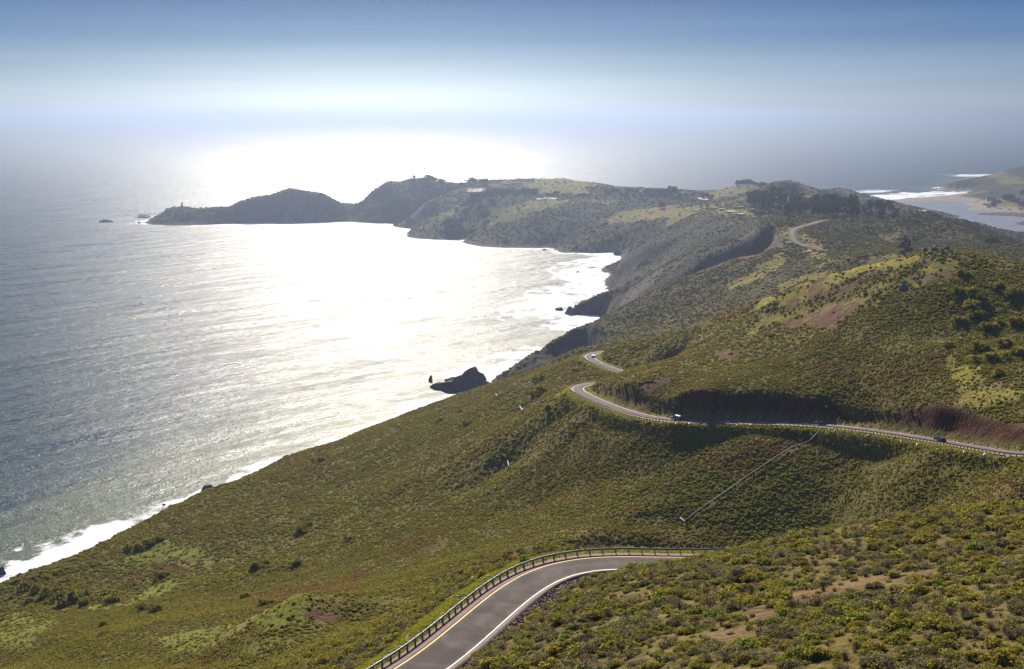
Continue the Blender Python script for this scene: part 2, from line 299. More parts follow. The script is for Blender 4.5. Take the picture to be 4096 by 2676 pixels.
cap = np.interp(np.exp(LR), [60, 150, 500, 1500, 4000], [1.0, 1.5, 3.0, 3.5, 5.0])[None, :]
Z0 = T0 + cap * np.tanh((Z0 - T0) / cap)
for _ in range(2):
    Z1 = Z0.copy()
    Z1[1:-1] = 0.25 * Z0[:-2] + 0.5 * Z0[1:-1] + 0.25 * Z0[2:]; Z0 = Z1.copy()
    Z0[:, 1:-1] = 0.25 * Z1[:, :-2] + 0.5 * Z1[:, 1:-1] + 0.25 * Z1[:, 2:]

# value noise on the plane, several octaves
_rng = np.random.RandomState(11)
NT = _rng.rand(512, 512) * 2 - 1
def vnoise(x, y, s, k=0):
    x = x / s + 37.3 * k + 1000; y = y / s + 91.7 * k + 1000
    xi = np.floor(x).astype(int); yi = np.floor(y).astype(int); fx = x - xi; fy = y - yi
    fx = fx * fx * (3 - 2 * fx); fy = fy * fy * (3 - 2 * fy)
    a = NT[xi % 512, yi % 512]; b = NT[(xi + 1) % 512, yi % 512]; c = NT[xi % 512, (yi + 1) % 512]; d = NT[(xi + 1) % 512, (yi + 1) % 512]
    return (a * (1 - fx) + b * fx) * (1 - fy) + (c * (1 - fx) + d * fx) * fy
def fbm(x, y, s, o=4, k=0, ridged=False):
    t = 0; a = 1.0; w = 0
    for i in range(o):
        v = vnoise(x * math.cos(i) - y * math.sin(i), x * math.sin(i) + y * math.cos(i), s / 2 ** i, k + i)
        if ridged: v = 1 - 2 * np.abs(v)
        t = t + a * v; w += a; a *= 0.5
    return t / w
def road_dist(x, y):
    """distance to the nearest road centre line and that road's level"""
    best = np.full(x.shape, 1e9); zz = np.zeros(x.shape)
    for rd, k in zip(ROADS, (1, 1, 1)):
        lo = rd[:, :2].min(0) - 40; hi = rd[:, :2].max(0) + 40
        m = np.where((x > lo[0]) & (x < hi[0]) & (y > lo[1]) & (y < hi[1]))
        if not len(m[0]): continue
        xs, ys = x[m], y[m]
        bb = np.full(xs.shape, 1e9); zb = np.zeros(xs.shape)
        for a in range(0, len(xs), 40000):
            sx, sy = xs[a:a + 40000], ys[a:a + 40000]
            # two stage: coarse, then segment around it
            c = rd[::6]
            i = np.argmin((sx[:, None] - c[None, :, 0]) ** 2 + (sy[:, None] - c[None, :, 1]) ** 2, 1) * 6
            bd = np.full(sx.shape, 1e9); bz = np.zeros(sx.shape)
            for o in range(-6, 7):
                j = np.clip(i + o, 0, len(rd) - 2)
                p, q = rd[j], rd[j + 1]
                dx, dy = q[:, 0] - p[:, 0], q[:, 1] - p[:, 1]
                t = np.clip(((sx - p[:, 0]) * dx + (sy - p[:, 1]) * dy) / (dx * dx + dy * dy + 1e-9), 0, 1)
                d = np.hypot(sx - p[:, 0] - t * dx, sy - p[:, 1] - t * dy)
                u = d < bd
                bd = np.where(u, d, bd); bz = np.where(u, p[:, 2] + t * (q[:, 2] - p[:, 2]), bz)
            bb[a:a + 40000] = bd; zb[a:a + 40000] = bz
        u = bb < best[m]
        best[m] = np.where(u, bb, best[m]); zz[m] = np.where(u, zb, zz[m])
    return best, zz
def sstep(a, b, v):
    t = np.clip((v - a) / (b - a), 0, 1); return t * t * (3 - 2 * t)
def bank_h(X): return np.interp(X, [36, 42, 50, 53, 58, 66, 112, 121, 126, 134, 160, 200], [0, 3.5, 4, 0, 0, 8.5, 8.5, 1, 1, 6.5, 7, 7])
_MR = mid_road[::1]; _MN = normals(mid_road)[::1]
_k = (_MR[:, 1] < 660) & (_MR[:, 0] < 250); _MR, _MN = _MR[_k], _MN[_k]
def ground(x, y, full=False):
    x = np.asarray(x, float); y = np.asarray(y, float)
    q = warp(x, y)
    i = (q[..., 0] - TH[0]) / (TH[1] - TH[0]); j = (q[..., 1] - LR[0]) / (LR[1] - LR[0])
    z = bil(Z0, i, j)
    r = np.hypot(x, y)
    # gullies and lumps grow with the size of the hills
    land = sstep(0.5, 12, z)
    amp = np.interp(r, [80, 250, 700, 1500, 3500], [0.25, 0.8, 2.2, 4.5, 6.0])
    wl_ = np.interp(r, [80, 250, 700, 1500, 3500], [14, 26, 60, 110, 150])
    def lev(s, a, k): return a * fbm(x, y, s, 4, k, True)
    w1 = sstep(200, 500, r); w2 = sstep(900, 1600, r)
    nz = (1 - w1) * lev(22, 0.5, 3) + w1 * (1 - w2) * lev(70, 2.0, 9) + w2 * lev(150, 5.5, 17) + sstep(2400, 3000, r) * lev(42, 2.6, 23)
    low = np.where(z < 40, 1, 0) * sstep(-2, 4, z) * sstep(40, 12, z)
    nz = nz * land + low * (fbm(x, y, 18, 4, 31, True) * 3.0 * sstep(400, 900, r))
    flat_beach = sstep(3700, 3850, r) * sstep(12, 4, z)
    z = z + nz * (1 - flat_beach)
    d, rz = road_dist(x, y)
    dk = np.where(r > 1200, 1.6, 1.0)
    w = 1 - sstep(4.6 * dk, 10.0 * dk, d)
    z = z * (1 - w) + (rz - 0.22) * w
    # cut banks on the uphill side of the middle road
    m = (d < 26) & (r > 330) & (r < 700) & (x > 35)
    if m.any():
        xs, ys = x[m], y[m]; k = np.argmin((xs[:, None] - _MR[None, :, 0]) ** 2 + (ys[:, None] - _MR[None, :, 1]) ** 2, 1)
        sd_ = (xs - _MR[k, 0]) * _MN[k, 0] + (ys - _MR[k, 1]) * _MN[k, 1]
        H_ = bank_h(_MR[k, 0]) * (0.85 + 0.3 * fbm(xs, ys, 12, 3, 201)); dd = -sd_
        zb = rz[m] + np.minimum((dd - 4.3) * 1.35, H_) - np.maximum(0, dd - 12) * 0.25 + 0.5 * fbm(xs * 1.0, ys, 5, 3, 211) * (dd > 5)
        z = z.copy(); z[m] = np.where((dd > 4.3) & (H_ > 0.5), np.maximum(z[m], zb), z[m])
    if full: return z, d, rz
    return z
def hit(px, py, Y0=90.0, Y1=6500.0):
    """where a sight line first meets the ground"""
    r = ray(px, py)
    Y = np.exp(np.linspace(math.log(Y0), math.log(Y1), 1800)); t = Y / r[1]
    x = r[0] * t; z = CAM_Z + r[2] * t
    g_ = ground(x, Y)
    k = np.where(g_ > z)[0]
    if not len(k): return None
    k = k[0]
    if k == 0: return np.array([x[0], Y[0], g_[0]])
    a = (z[k - 1] - g_[k - 1]); b = (g_[k] - z[k]); f = a / (a + b)
    yy = Y[k - 1] + f * (Y[k] - Y[k - 1]); xx = r[0] * yy / r[1]
    return np.array([xx, yy, float(ground(np.array([xx]), np.array([yy]))[0])])
# ------------------------------------------------------------------ helpers
def tag(o, label=None, cat=None, group=None, kind=None):
    if label: o['label'] = label
    if cat: o['category'] = cat
    if group: o['group'] = group
    if kind: o['kind'] = kind
    return o
def grid_mesh(name, XX, YY, ZZ):
    nu, nv = XX.shape
    me = bpy.data.meshes.new(name)
    co = np.stack([XX, YY, ZZ], -1).reshape(-1, 3)
    idx = np.arange(nu * nv).reshape(nu, nv)
    q = np.stack([idx[:-1, :-1], idx[1:, :-1], idx[1:, 1:], idx[:-1, 1:]], -1).reshape(-1, 4)
    me.vertices.add(len(co)); me.vertices.foreach_set('co', co.ravel().astype(np.float32))
    me.loops.add(q.size); me.loops.foreach_set('vertex_index', q.ravel().astype(np.int32))
    me.polygons.add(len(q)); me.polygons.foreach_set('loop_start', (np.arange(len(q)) * 4).astype(np.int32))
    me.polygons.foreach_set('use_smooth', np.ones(len(q), bool))
    me.update(calc_edges=True)
    return me
def vcol(me, name, arr):
    a = me.color_attributes.new(name, 'FLOAT_COLOR', 'POINT')
    rgba = np.ones((len(arr), 4), np.float32); rgba[:, :arr.shape[1]] = arr
    a.data.foreach_set('color', rgba.ravel())
def link(name, me, mat=None, parent=None, loc=None):
    o = bpy.data.objects.new(name, me)
    if mat is not None and me is not None and len(me.materials) == 0: me.materials.append(mat)
    COL.objects.link(o)
    if parent is not None: o.parent = parent
    if loc is not None: o.location = loc
    return o
def empty(name, loc=(0, 0, 0), rz=0.0, s=1.0):
    o = bpy.data.objects.new(name, None); COL.objects.link(o)
    o.location = loc; o.rotation_euler = (0, 0, rz); o.scale = (s, s, s); o.empty_display_size = 0.5
    return o
def copy_tree(o, parent=None):
    c = o.copy(); COL.objects.link(c); c.parent = parent
    for ch in list(o.children): copy_tree(ch, c)
    return c
def pydata(name, v, f, smooth=False):
    me = bpy.data.meshes.new(name); me.from_pydata([tuple(map(float, p)) for p in v], [], [tuple(map(int, q)) for q in f])
    if smooth: me.polygons.foreach_set('use_smooth', [True] * len(me.polygons))
    me.update(); return me
class MB:
    def __init__(s): s.v = []; s.f = []
    def add(s, v, f):
        k = len(s.v); s.v += [tuple(p) for p in v]; s.f += [tuple(i + k for i in q) for q in f]; return s
    def box(s, c, d, rz=0.0, top=1.0):
        cx, cy, cz = c; a, b, h = d[0] / 2, d[1] / 2, d[2] / 2; ca, sa = math.cos(rz), math.sin(rz)
        v = []
        for z, k in ((-h, 1), (h, top)):
            for x, y in ((-a, -b), (a, -b), (a, b), (-a, b)):
                x *= k; y *= k; v.append((cx + x * ca - y * sa, cy + x * sa + y * ca, cz + z))
        return s.add(v, [(3, 2, 1, 0), (4, 5, 6, 7), (0, 1, 5, 4), (1, 2, 6, 5), (2, 3, 7, 6), (3, 0, 4, 7)])
    def tube(s, pts, r, n=8, cap=True):
        pts = [Vector(p) for p in pts]; rr = r if isinstance(r, (list, tuple)) else [r] * len(pts)
        v = []; f = []
        for i, p in enumerate(pts):
            t = (pts[min(i + 1, len(pts) - 1)] - pts[max(i - 1, 0)]).normalized()
            u = t.cross(Vector((0, 0, 1)));
            if u.length < 1e-3: u = Vector((1, 0, 0))
            u.normalize(); w = t.cross(u)
            for k in range(n):
                a = 2 * math.pi * k / n; v.append(tuple(p + (u * math.cos(a) + w * math.sin(a)) * rr[i]))
        for i in range(len(pts) - 1):
            for k in range(n): f.append((i * n + k, i * n + (k + 1) % n, (i + 1) * n + (k + 1) % n, (i + 1) * n + k))
        if cap: f.append(tuple(range(n))[::-1]); f.append(tuple((len(pts) - 1) * n + k for k in range(n)))
        return s.add(v, f)
    def prism(s, poly, y0, y1, k=1.0):
        """outline in x,z pushed along y"""
        n = len(poly); v = [(x, y0, z) for x, z in poly] + [(x, y1, z) for x, z in poly]
        return s.add(v, [tuple(range(n)), tuple(range(2 * n - 1, n - 1, -1))] + [(i, n + i, n + (i + 1) % n, (i + 1) % n) for i in range(n)])
    def mesh(s, name, smooth=False):
        me = pydata(name, s.v, s.f, smooth)
        bm = bmesh.new(); bm.from_mesh(me); bmesh.ops.recalc_face_normals(bm, faces=bm.faces); bm.to_mesh(me); bm.free()
        return me
    def build(s, name, mat, parent=None, smooth=False): return link(name, s.mesh(name, smooth), mat, parent)

# ------------------------------------------------------------------ materials
MATS = {}
def new_mat(name):
    m = bpy.data.materials.new(name); m.use_nodes = True
    t = m.node_tree; t.nodes.clear(); MATS[name] = m
    def N(ty, **k):
        n_ = t.nodes.new(ty)
        for a, b in k.items(): setattr(n_, a, b)
        return n_
    return m, N, t.links.new
def noise(N, L, vec, scale, detail=4, rough=0.6, dist=0.0):
    n_ = N('ShaderNodeTexNoise'); n_.inputs['Scale'].default_value = scale; n_.inputs['Detail'].default_value = detail
    n_.inputs['Roughness'].default_value = rough; n_.inputs['Distortion'].default_value = dist
    if vec is not None: L(vec, n_.inputs['Vector'])
    return n_.outputs['Fac']
def remap(N, L, v, a, b, c=0.0, d=1.0):
    r_ = N('ShaderNodeMapRange'); L(v, r_.inputs[0])
    for i, x in zip((1, 2, 3, 4), (a, b, c, d)): r_.inputs[i].default_value = x
    return r_.outputs[0]
def mathn(N, L, op, a, b=None):
    m_ = N('ShaderNodeMath', operation=op)
    for i, x in enumerate((a, b)):
        if x is None: continue
        if isinstance(x, (int, float)): m_.inputs[i].default_value = x
        else: L(x, m_.inputs[i])
    return m_.outputs[0]
def mixc(N, L, f, a, b, mode='MIX'):
    m_ = N('ShaderNodeMix', data_type='RGBA', blend_type=mode)
    for i, x in ((0, f), (6, a), (7, b)):
        if isinstance(x, (int, float)): m_.inputs[i].default_value = x
        elif isinstance(x, tuple): m_.inputs[i].default_value = (*x, 1)
        else: L(x, m_.inputs[i])
    return m_.outputs[2]
def plain(name, col, rough=0.7, metal=0.0, nscale=3.0, var=0.25, bump=0.0, spec=0.5, coat=0.0):
    m, N, L = new_mat(name)
    out = N('ShaderNodeOutputMaterial'); b = N('ShaderNodeBsdfPrincipled'); L(b.outputs[0], out.inputs[0])
    tc = N('ShaderNodeTexCoord'); f = noise(N, L, tc.outputs['Object'], nscale, 5, 0.65)
    k = remap(N, L, f, 0.3, 0.7, 1 - var, 1 + var)
    L(mixc(N, L, 1.0, tuple(col), k, 'MULTIPLY'), b.inputs['Base Color'])
    b.inputs['Roughness'].default_value = rough; b.inputs['Metallic'].default_value = metal
    b.inputs['Specular IOR Level'].default_value = spec; b.inputs['Coat Weight'].default_value = coat
    if bump:
        bp = N('ShaderNodeBump'); bp.inputs['Strength'].default_value = bump; bp.inputs['Distance'].default_value = 0.05
        L(noise(N, L, tc.outputs['Object'], nscale * 4, 5, 0.7), bp.inputs['Height']); L(bp.outputs[0], b.inputs['Normal'])
    return m
def leafy(name, fixed=None, trans=0.45, gain=1.0):
    """thin leaves: part of the light passes through them"""
    m, N, L = new_mat(name)
    out = N('ShaderNodeOutputMaterial')
    if fixed is None:
        at = N('ShaderNodeAttribute', attribute_type='INSTANCER', attribute_name='tcol'); col = at.outputs['Color']
    else:
        col = N('ShaderNodeRGB'); col.outputs[0].default_value = (*fixed, 1); col = col.outputs[0]
    oi = N('ShaderNodeObjectInfo')
    v = remap(N, L, oi.outputs['Random'], 0, 1, 0.85, 1.15)
    g_ = N('ShaderNodeNewGeometry')
    v2 = remap(N, L, g_.outputs['Random Per Island'], 0, 1, 0.8, 1.2)
    col = mixc(N, L, 1.0, col, mathn(N, L, 'MULTIPLY', mathn(N, L, 'MULTIPLY', v, v2), gain), 'MULTIPLY')
    d = N('ShaderNodeBsdfDiffuse'); L(col, d.inputs[0])
    tr = N('ShaderNodeBsdfTranslucent')
    L(mixc(N, L, 1.0, col, (1.25, 1.2, 0.5), 'MULTIPLY'), tr.inputs[0])
    mx = N('ShaderNodeMixShader'); mx.inputs[0].default_value = trans
    L(d.outputs[0], mx.inputs[1]); L(tr.outputs[0], mx.inputs[2]); L(mx.outputs[0], out.inputs[0])
    return m
leaf_m = leafy('scrub_leaf', None, 0.5, 1.3); core_m = leafy('scrub_core', None, 0.2, 1.2); grass_m = leafy('grass_blade', None, 0.5, 1.0)
twig_m = plain('twig', (0.13, 0.105, 0.085), 0.9)
asphalt_m, N, L = new_mat('asphalt')
out = N('ShaderNodeOutputMaterial'); b = N('ShaderNodeBsdfPrincipled'); L(b.outputs[0], out.inputs[0])
tc = N('ShaderNodeTexCoord'); uv = tc.outputs['Object']
big = mathn(N, L, 'MULTIPLY', remap(N, L, noise(N, L, uv, 0.28, 5, 0.6, 0.8), 0.38, 0.64, 0.62, 1.22), remap(N, L, noise(N, L, uv, 0.07, 3, 0.5), 0.35, 0.65, 0.85, 1.15))
fine = remap(N, L, noise(N, L, uv, 12.0, 3, 0.8), 0.2, 0.8, 0.88, 1.12)
la = N('ShaderNodeAttribute', attribute_name='lane')
lc = mixc(N, L, la.outputs['Fac'], (0.092, 0.070, 0.062), (0.058, 0.047, 0.045))
L(mixc(N, L, 1.0, lc, mathn(N, L, 'MULTIPLY', big, fine), 'MULTIPLY'), b.inputs['Base Color'])
b.inputs['Roughness'].default_value = 0.92; b.inputs['Specular IOR Level'].default_value = 0.15
paint_y = plain('yellow_paint', (0.62, 0.36, 0.03), 0.7, nscale=1.2, var=0.18)
paint_w = plain('white_paint', (0.72, 0.68, 0.62), 0.7, nscale=1.2, var=0.15)
kerb_m = plain('kerb_asphalt', (0.17, 0.11, 0.085), 0.9, nscale=1.5, var=0.25, bump=0.3)
verge_m = plain('verge_gravel', (0.20, 0.125, 0.1), 0.95, nscale=2.0, var=0.3, bump=0.4)
galv_m = plain('galvanised_steel', (0.24, 0.27, 0.31), 0.5, 0.6, nscale=0.8, var=0.2)
wood_m = plain('weathered_post', (0.17, 0.125, 0.08), 0.9, nscale=4, var=0.3, bump=0.3)
stone_m = plain('red_stone', (0.17, 0.09, 0.07), 0.9, nscale=2.5, var=0.45, bump=0.4)
rock_m = plain('sea_rock', (0.075, 0.062, 0.055), 0.85, nscale=0.15, var=0.4, bump=0.6)
hillrock_m = plain('hill_rock', (0.16, 0.15, 0.14), 0.9, nscale=0.6, var=0.4, bump=0.6)
log_m = plain('bleached_wood', (0.42, 0.38, 0.33), 0.85, nscale=5, var=0.25, bump=0.3)
pipe_m = plain('culvert_pipe', (0.055, 0.06, 0.06), 0.65, 0.1, nscale=1.0, var=0.25)
white_m = plain('white_plastic', (0.7, 0.7, 0.68), 0.5, nscale=3, var=0.08)
conc_m = plain('concrete', (0.42, 0.36, 0.31), 0.9, nscale=0.5, var=0.25)
wall_m = plain('pale_wall', (0.5, 0.48, 0.45), 0.85, nscale=0.4, var=0.12)
greywall_m = plain('grey_block_wall', (0.26, 0.27, 0.28), 0.85, nscale=0.4, var=0.15)
redroof_m = plain('red_roof', (0.27, 0.10, 0.07), 0.85, nscale=0.5, var=0.2)
greyroof_m = plain('grey_roof', (0.14, 0.14, 0.15), 0.8, nscale=0.5, var=0.2)
glass_m = plain('window_glass', (0.02, 0.025, 0.03), 0.05, 0.0, var=0.05, spec=1.0)
tyre_m = plain('tyre_rubber', (0.02, 0.02, 0.02), 0.9)
rim_m = plain('wheel_rim', (0.35, 0.35, 0.36), 0.35, 0.8)
trunk_m = plain('tree_bark', (0.10, 0.075, 0.055), 0.95)
cyp_m = leafy('cypress_leaf', (0.034, 0.040, 0.022), 0.2)
euc_m = leafy('eucalyptus_leaf', (0.05, 0.055, 0.034), 0.25)
bush_m = leafy('bush_leaf', (0.165, 0.155, 0.045), 0.45)
sand_m = plain('wet_sand', (0.30, 0.25, 0.21), 0.8, nscale=0.02, var=0.15)

# ------------------------------------------------------------------ ground colours and patches (all in world metres)
def poly_world(pts):
    o = []
    for x, y in pts:
        h = hit(min(x, 4090), y)
        if h is not None: o.append(h[:2])
    return np.array(o)
def in_poly(P, x, y):
    c = np.zeros(x.shape, bool); n_ = len(P); j = n_ - 1
    for i in range(n_):
        xi, yi = P[i]; xj, yj = P[j]
        t = ((yi > y) != (yj > y)) & (x < (xj - xi) * (y - yi) / (yj - yi + 1e-12) + xi)
        c ^= t; j = i
    return c
SOIL = [[(3225,1151),(3276,1125),(3373,1119),(3347,1138),(3257,1176),(3231,1183)],[(3360,1165),(3345,1157),(3411,1106),(3456,1080),(3452,1101),(3399,1146)],[(3148,1221),(3154,1196),(3193,1176),(3206,1183),(3174,1215)],
 [(3129,1311),(3148,1279),(3244,1260),(3386,1228),(3418,1241),(3360,1286),(3270,1286),(3180,1318)],[(2771,1308),(2801,1267),(2831,1282),(2821,1323)],[(2851,1413),(2887,1393),(2927,1383),(2957,1439),(2927,1454),(2907,1424)],
 [(3719,1091),(3769,1088),(3762,1127),(3748,1155),(3733,1148),(3726,1120)],[(3733,1150),(3748,1150),(3756,1205),(3772,1254),(3787,1311),(3777,1314),(3758,1256),(3742,1207)],[(3680,1060),(3712,1030),(3716,1050),(3700,1065)],
 [(2533,1569),(2548,1546),(2636,1525),(2698,1504),(2692,1522),(2649,1545),(2584,1571),(2546,1576)],[(2428,1612),(2446,1597),(2482,1600),(2536,1618),(2528,1648),(2497,1648),(2456,1630)],
 [(2650,1648),(2690,1610),(2720,1596),(2850,1588),(3000,1590),(3150,1604),(3240,1636),(3290,1678),(3200,1686),(3000,1680),(2750,1676),(2670,1668)],
 [(3430,1690),(3480,1662),(3560,1666),(3650,1680),(3708,1680),(3804,1690),(3882,1700),(3920,1716),(4017,1720),(4090,1760),(4090,1808),(3959,1800),(3824,1782),(3650,1748),(3500,1716)],
 [(3010,980),(3075,900),(3120,960),(3080,985),(3010,1040),(2960,1060),(2970,1020)],
 [(1820,2165),(1790,2150),(1735,2190),(1790,2185)],[(1210,2478),(1290,2455),(1380,2480),(1330,2490)]]
GRASS = [[(3000,1222),(3148,1177),(3322,1099),(3450,1054),(3643,1018),(3695,1018),(3579,1061),(3450,1086),(3322,1138),(3161,1222),(3000,1260)],[(3000,1292),(3257,1209),(3412,1183),(3611,1138),(3727,1119),(3836,1099),(3830,1112),(3707,1138),(3450,1157),(3431,1234),(3257,1260),(3000,1324)],
 [(3700,1090),(3720,1048),(3810,1041),(3850,1060),(3830,1090)],[(3707,1350),(3797,1363),(3862,1479),(3913,1472),(4042,1537),(4090,1582),(4061,1607),(3965,1614),(3887,1607),(3823,1556),(3785,1517),(3823,1479),(3772,1389)],
 [(3088,1151),(3209,1101),(3300,1091),(3300,1111),(3209,1146),(3109,1166)],[(2240,1569),(2290,1540),(2290,1582),(2315,1607),(2340,1641),(2404,1659),(2348,1669),(2289,1643),(2250,1617)],
 [(441,2255),(542,2204),(630,2166),(725,2179),(851,2204),(914,2236),(756,2267),(567,2255)],[(101,2381),(158,2399),(208,2418),(328,2431),(492,2412),(517,2381),(693,2305),(731,2318),(662,2368),(504,2431),(378,2444),(189,2425)],
 [(1721,876),(1821,829),(1859,821),(1824,844),(1774,879)],[(1747,921),(1812,894),(1900,885),(1988,838),(2100,809),(2306,797),(2232,821),(2144,850),(2018,894),(1871,926)],[(2129,720),(2306,722),(2394,748),(2350,756),(2335,776),(2159,774),(2100,747)],
 [(2500,838),(2688,824),(2800,826),(2762,868),(2659,871),(2482,891),(2394,894)],[(2860,835),(3000,838),(3075,870),(2960,866),(2860,864)],[(3100,900),(3140,895),(3160,960),(3140,1000),(3120,940)],[(3560,930),(3640,900),(3560,960),(3460,970)],
 [(2900,1140),(3000,1090),(3120,1010),(3160,1020),(3060,1110),(2960,1150)],[(3200,930),(3260,960),(3330,1050),(3300,1060),(3230,990)],[(2870,760),(2990,745),(3030,752),(2920,790),(2830,800)],[(4000,790),(4090,800),(4090,850),(3960,840)],
 [(600,2560),(900,2500),(1300,2470),(1100,2520),(800,2600)],[(0,2440),(250,2480),(100,2600),(0,2600)]]
SHADED_CLIFFS = [[(2440,1145),(2460,1100),(2505,1020),(2620,950),(2730,885),(2848,840),(2870,870),(3040,880),(3050,900),(2960,935),(2870,975),(2800,1000),(2700,1035),(2600,1092),(2490,1155)],[(2320,1225),(2400,1195),(2490,1165),(2610,1105),(2710,1045),(2810,1012),(2870,985),(2960,965),(3010,975),(2900,1050),(2800,1090),(2720,1112),(2600,1160),(2500,1215),(2410,1262)],
 [(2110,1425),(2220,1372),(2380,1370),(2400,1385),(2300,1400),(2200,1450),(2100,1490),(1960,1545)]]  # cliff faces whose shade is put into the ground colour
DRY = [[(2900,2528),(3000,2468),(3201,2362),(3327,2342),(3453,2312),(3704,2286),(3734,2302),(3553,2342),(3377,2382),(3252,2415),(3151,2453),(3076,2513),(3000,2563),(2900,2603)],[(3880,2290),(3980,2250),(4040,2245),(3960,2290)],[(4040,2220),(4090,2210),(4090,2240),(4050,2240)],[(3720,1100),(3850,1085),(3860,1110),(3740,1125)],[(3257,1210),(3412,1185),(3450,1190),(3431,1230),(3257,1255)]]
BROWN = [[(3120,1740),(3200,1760),(3180,1820),(3080,1830),(3060,1790)],[(2800,1810),(2950,1800),(2960,1860),(2880,1900),(2800,1880)],[(2550,1700),(2700,1720),(2700,1780),(2560,1790)],[(1850,1850),(1960,1840),(1940,1890),(1860,1900)],
 [(441,2310),(700,2240),(880,2210),(900,2225),(700,2290),(500,2330)],[(3260,1440),(3400,1430),(3400,1500),(3270,1520)],[(1000,2380),(1300,2330),(1500,2260),(1450,2340),(1100,2430)]]
SOILW = [poly_world(p) for p in SOIL]; GRASSW = [poly_world(p) for p in GRASS]; BROWNW = [poly_world(p) for p in BROWN]; DRYW = [poly_world(p) for p in DRY]; SHADED_CLIFFW = [poly_world(p) for p in SHADED_CLIFFS]
def masks(x, y):
    """soil, grass and dead-brush shares at a place, with ragged borders"""
    r = np.hypot(x, y); a = np.interp(r, [80, 600, 3000], [2.5, 8.0, 22.0])
    jx = x + a * fbm(x, y, 14, 3, 51) + a * 0.6 * fbm(x, y, 3.5, 2, 77); jy = y + a * fbm(x, y, 14, 3, 61) + a * 0.6 * fbm(x, y, 3.5, 2, 88)
    def u(PL):
        m = np.zeros(x.shape)
        for P in PL:
            if len(P) < 3: continue
            lo = P.min(0) - 30; hi = P.max(0) + 30
            s_ = (jx > lo[0]) & (jx < hi[0]) & (jy > lo[1]) & (jy < hi[1])
            if s_.any(): m[s_] = np.maximum(m[s_], in_poly(P, jx[s_], jy[s_]).astype(float))
        return m
    return u(SOILW), np.maximum(u(GRASSW), 0.0), u(BROWNW), u(DRYW), u(SHADED_CLIFFW)
PAL = dict(brown=(0.155, 0.090, 0.046), sage=(0.160, 0.142, 0.058), olive=(0.160, 0.136, 0.022), lime=(0.165, 0.160, 0.022), green=(0.112, 0.146, 0.022), dark=(0.046, 0.050, 0.034))
PAL = {k: np.array(v) * 1.26 for k, v in PAL.items()}
def scrub_tint(x, y, rnd=None):
    """colour of the brush growing at a place"""
    r = np.hypot(x, y)
    s1 = np.interp(r, [100, 600, 3000], [7, 30, 120])
    n1 = fbm(x, y, 1.0 * 26, 4, 5); n2 = fbm(x, y, 40, 3, 15); n3 = fbm(x, y, 9, 3, 25); n4 = fbm(x, y, 120, 3, 35)
    if rnd is None: rnd = np.full((4,) + x.shape, 0.5)
    w = {}
    near = 1 - sstep(150, 260, r)
    w['sage'] = 1.0 + 1.6 * sstep(-0.1, 0.5, n1) + 2.2 * near
    w['olive'] = 1.5 + 1.6 * sstep(0.0, 0.5, n2)
    w['brown'] = 0.35 + 2.4 * sstep(0.05, 0.5, -n1 + 0.5 * n4) + near * 1.4
    w['lime'] = 0.12 + 0.6 * sstep(0.1, 0.6, n3) + 0.25 * near
    w['green'] = 0.7 + 1.0 * sstep(0.15, 0.6, n4)
    w['dark'] = 0.35 + 5.0 * sstep(950, 1600, r)  # far term darkens distant ridges in colour, in place of thicker haze
    ks = list(w)
    if rnd is not None and len(rnd.shape) == 2:                 # one kind per plant, leaning to the local mix
        W_ = np.stack([w[k] for k in ks], -1); W_ = np.cumsum(W_ / W_.sum(-1, keepdims=True), -1)
        pick = (rnd[0][:, None] > W_).sum(-1).clip(0, len(ks) - 1)
        c1 = np.stack([PAL[k] for k in ks])[pick]
    W2 = np.stack([w[k] for k in ks], -1); W2 = W2 / W2.sum(-1, keepdims=True)
    c0 = W2 @ np.stack([PAL[k] for k in ks])
    if rnd is not None and len(rnd.shape) == 2: kq = (0.5 + 0.2 * near)[:, None]; return c0 * (1 - kq) + c1 * kq, pick
    return c0

# ------------------------------------------------------------------ the ground
u_ = np.linspace(-0.50, 0.56, 640)
Yv = np.exp(np.interp(np.linspace(0, 1, 1020), [0, .10, .56, .80, 1], [math.log(14), math.log(120), math.log(850), math.log(2200), math.log(6200)]))
UU, YY = np.meshgrid(u_, Yv, indexing='ij'); XX = UU * YY
ZZ, RD, RZ = ground(XX, YY, True)
me = grid_mesh('hillside', XX, YY, ZZ)
nrm_ = np.empty(len(me.vertices) * 3, np.float32); me.vertices.foreach_get('normal', nrm_); nz_ = nrm_.reshape(-1, 3)[:, 2].reshape(XX.shape)
steep = np.degrees(np.arccos(np.clip(nz_, -1, 1)))
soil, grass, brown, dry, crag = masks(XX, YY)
RR = np.hypot(XX, YY)
base = scrub_tint(XX, YY) * np.array([0.62, 0.58, 0.50]) * (1 - 0.3 * sstep(1000, 1500, RR) - 0.25 * sstep(2300, 3000, RR))[..., None]  # ground colour holds the brush's self-shadow and the shade on far slopes
def lay(col, m): 
    global base
    base = base * (1 - m[..., None]) + np.array(col) * m[..., None]
jag = fbm(XX, YY, 6, 4, 71)
lay((0.040, 0.037, 0.034), crag * np.clip(0.75 + 0.5 * fbm(XX, YY, 25, 4, 73), 0, 1))  # bare rock painted darker to carry the shadow on these faces
lay((0.115, 0.07, 0.055), brown * 0.5)
gcol = fbm(XX, YY, 10, 3, 81)
gr = grass * np.clip(0.75 + gcol * 0.6, 0, 1)
far_g = sstep(1900, 2500, RR) * sstep(0.05, 0.4, fbm(XX, YY, 110, 4, 91)) * (steep < 22) * 0.7
gr = np.maximum(gr, far_g)
yg_ = sstep(-0.4, 0.4, fbm(XX, YY, 60, 2, 271) + (XX - 60) / 150)[..., None]
base = base * (1 - 0.95 * gr[..., None]) + (np.array([0.135, 0.150, 0.016]) * (1 - yg_) + np.array([0.235, 0.200, 0.024]) * yg_) * 0.95 * gr[..., None]
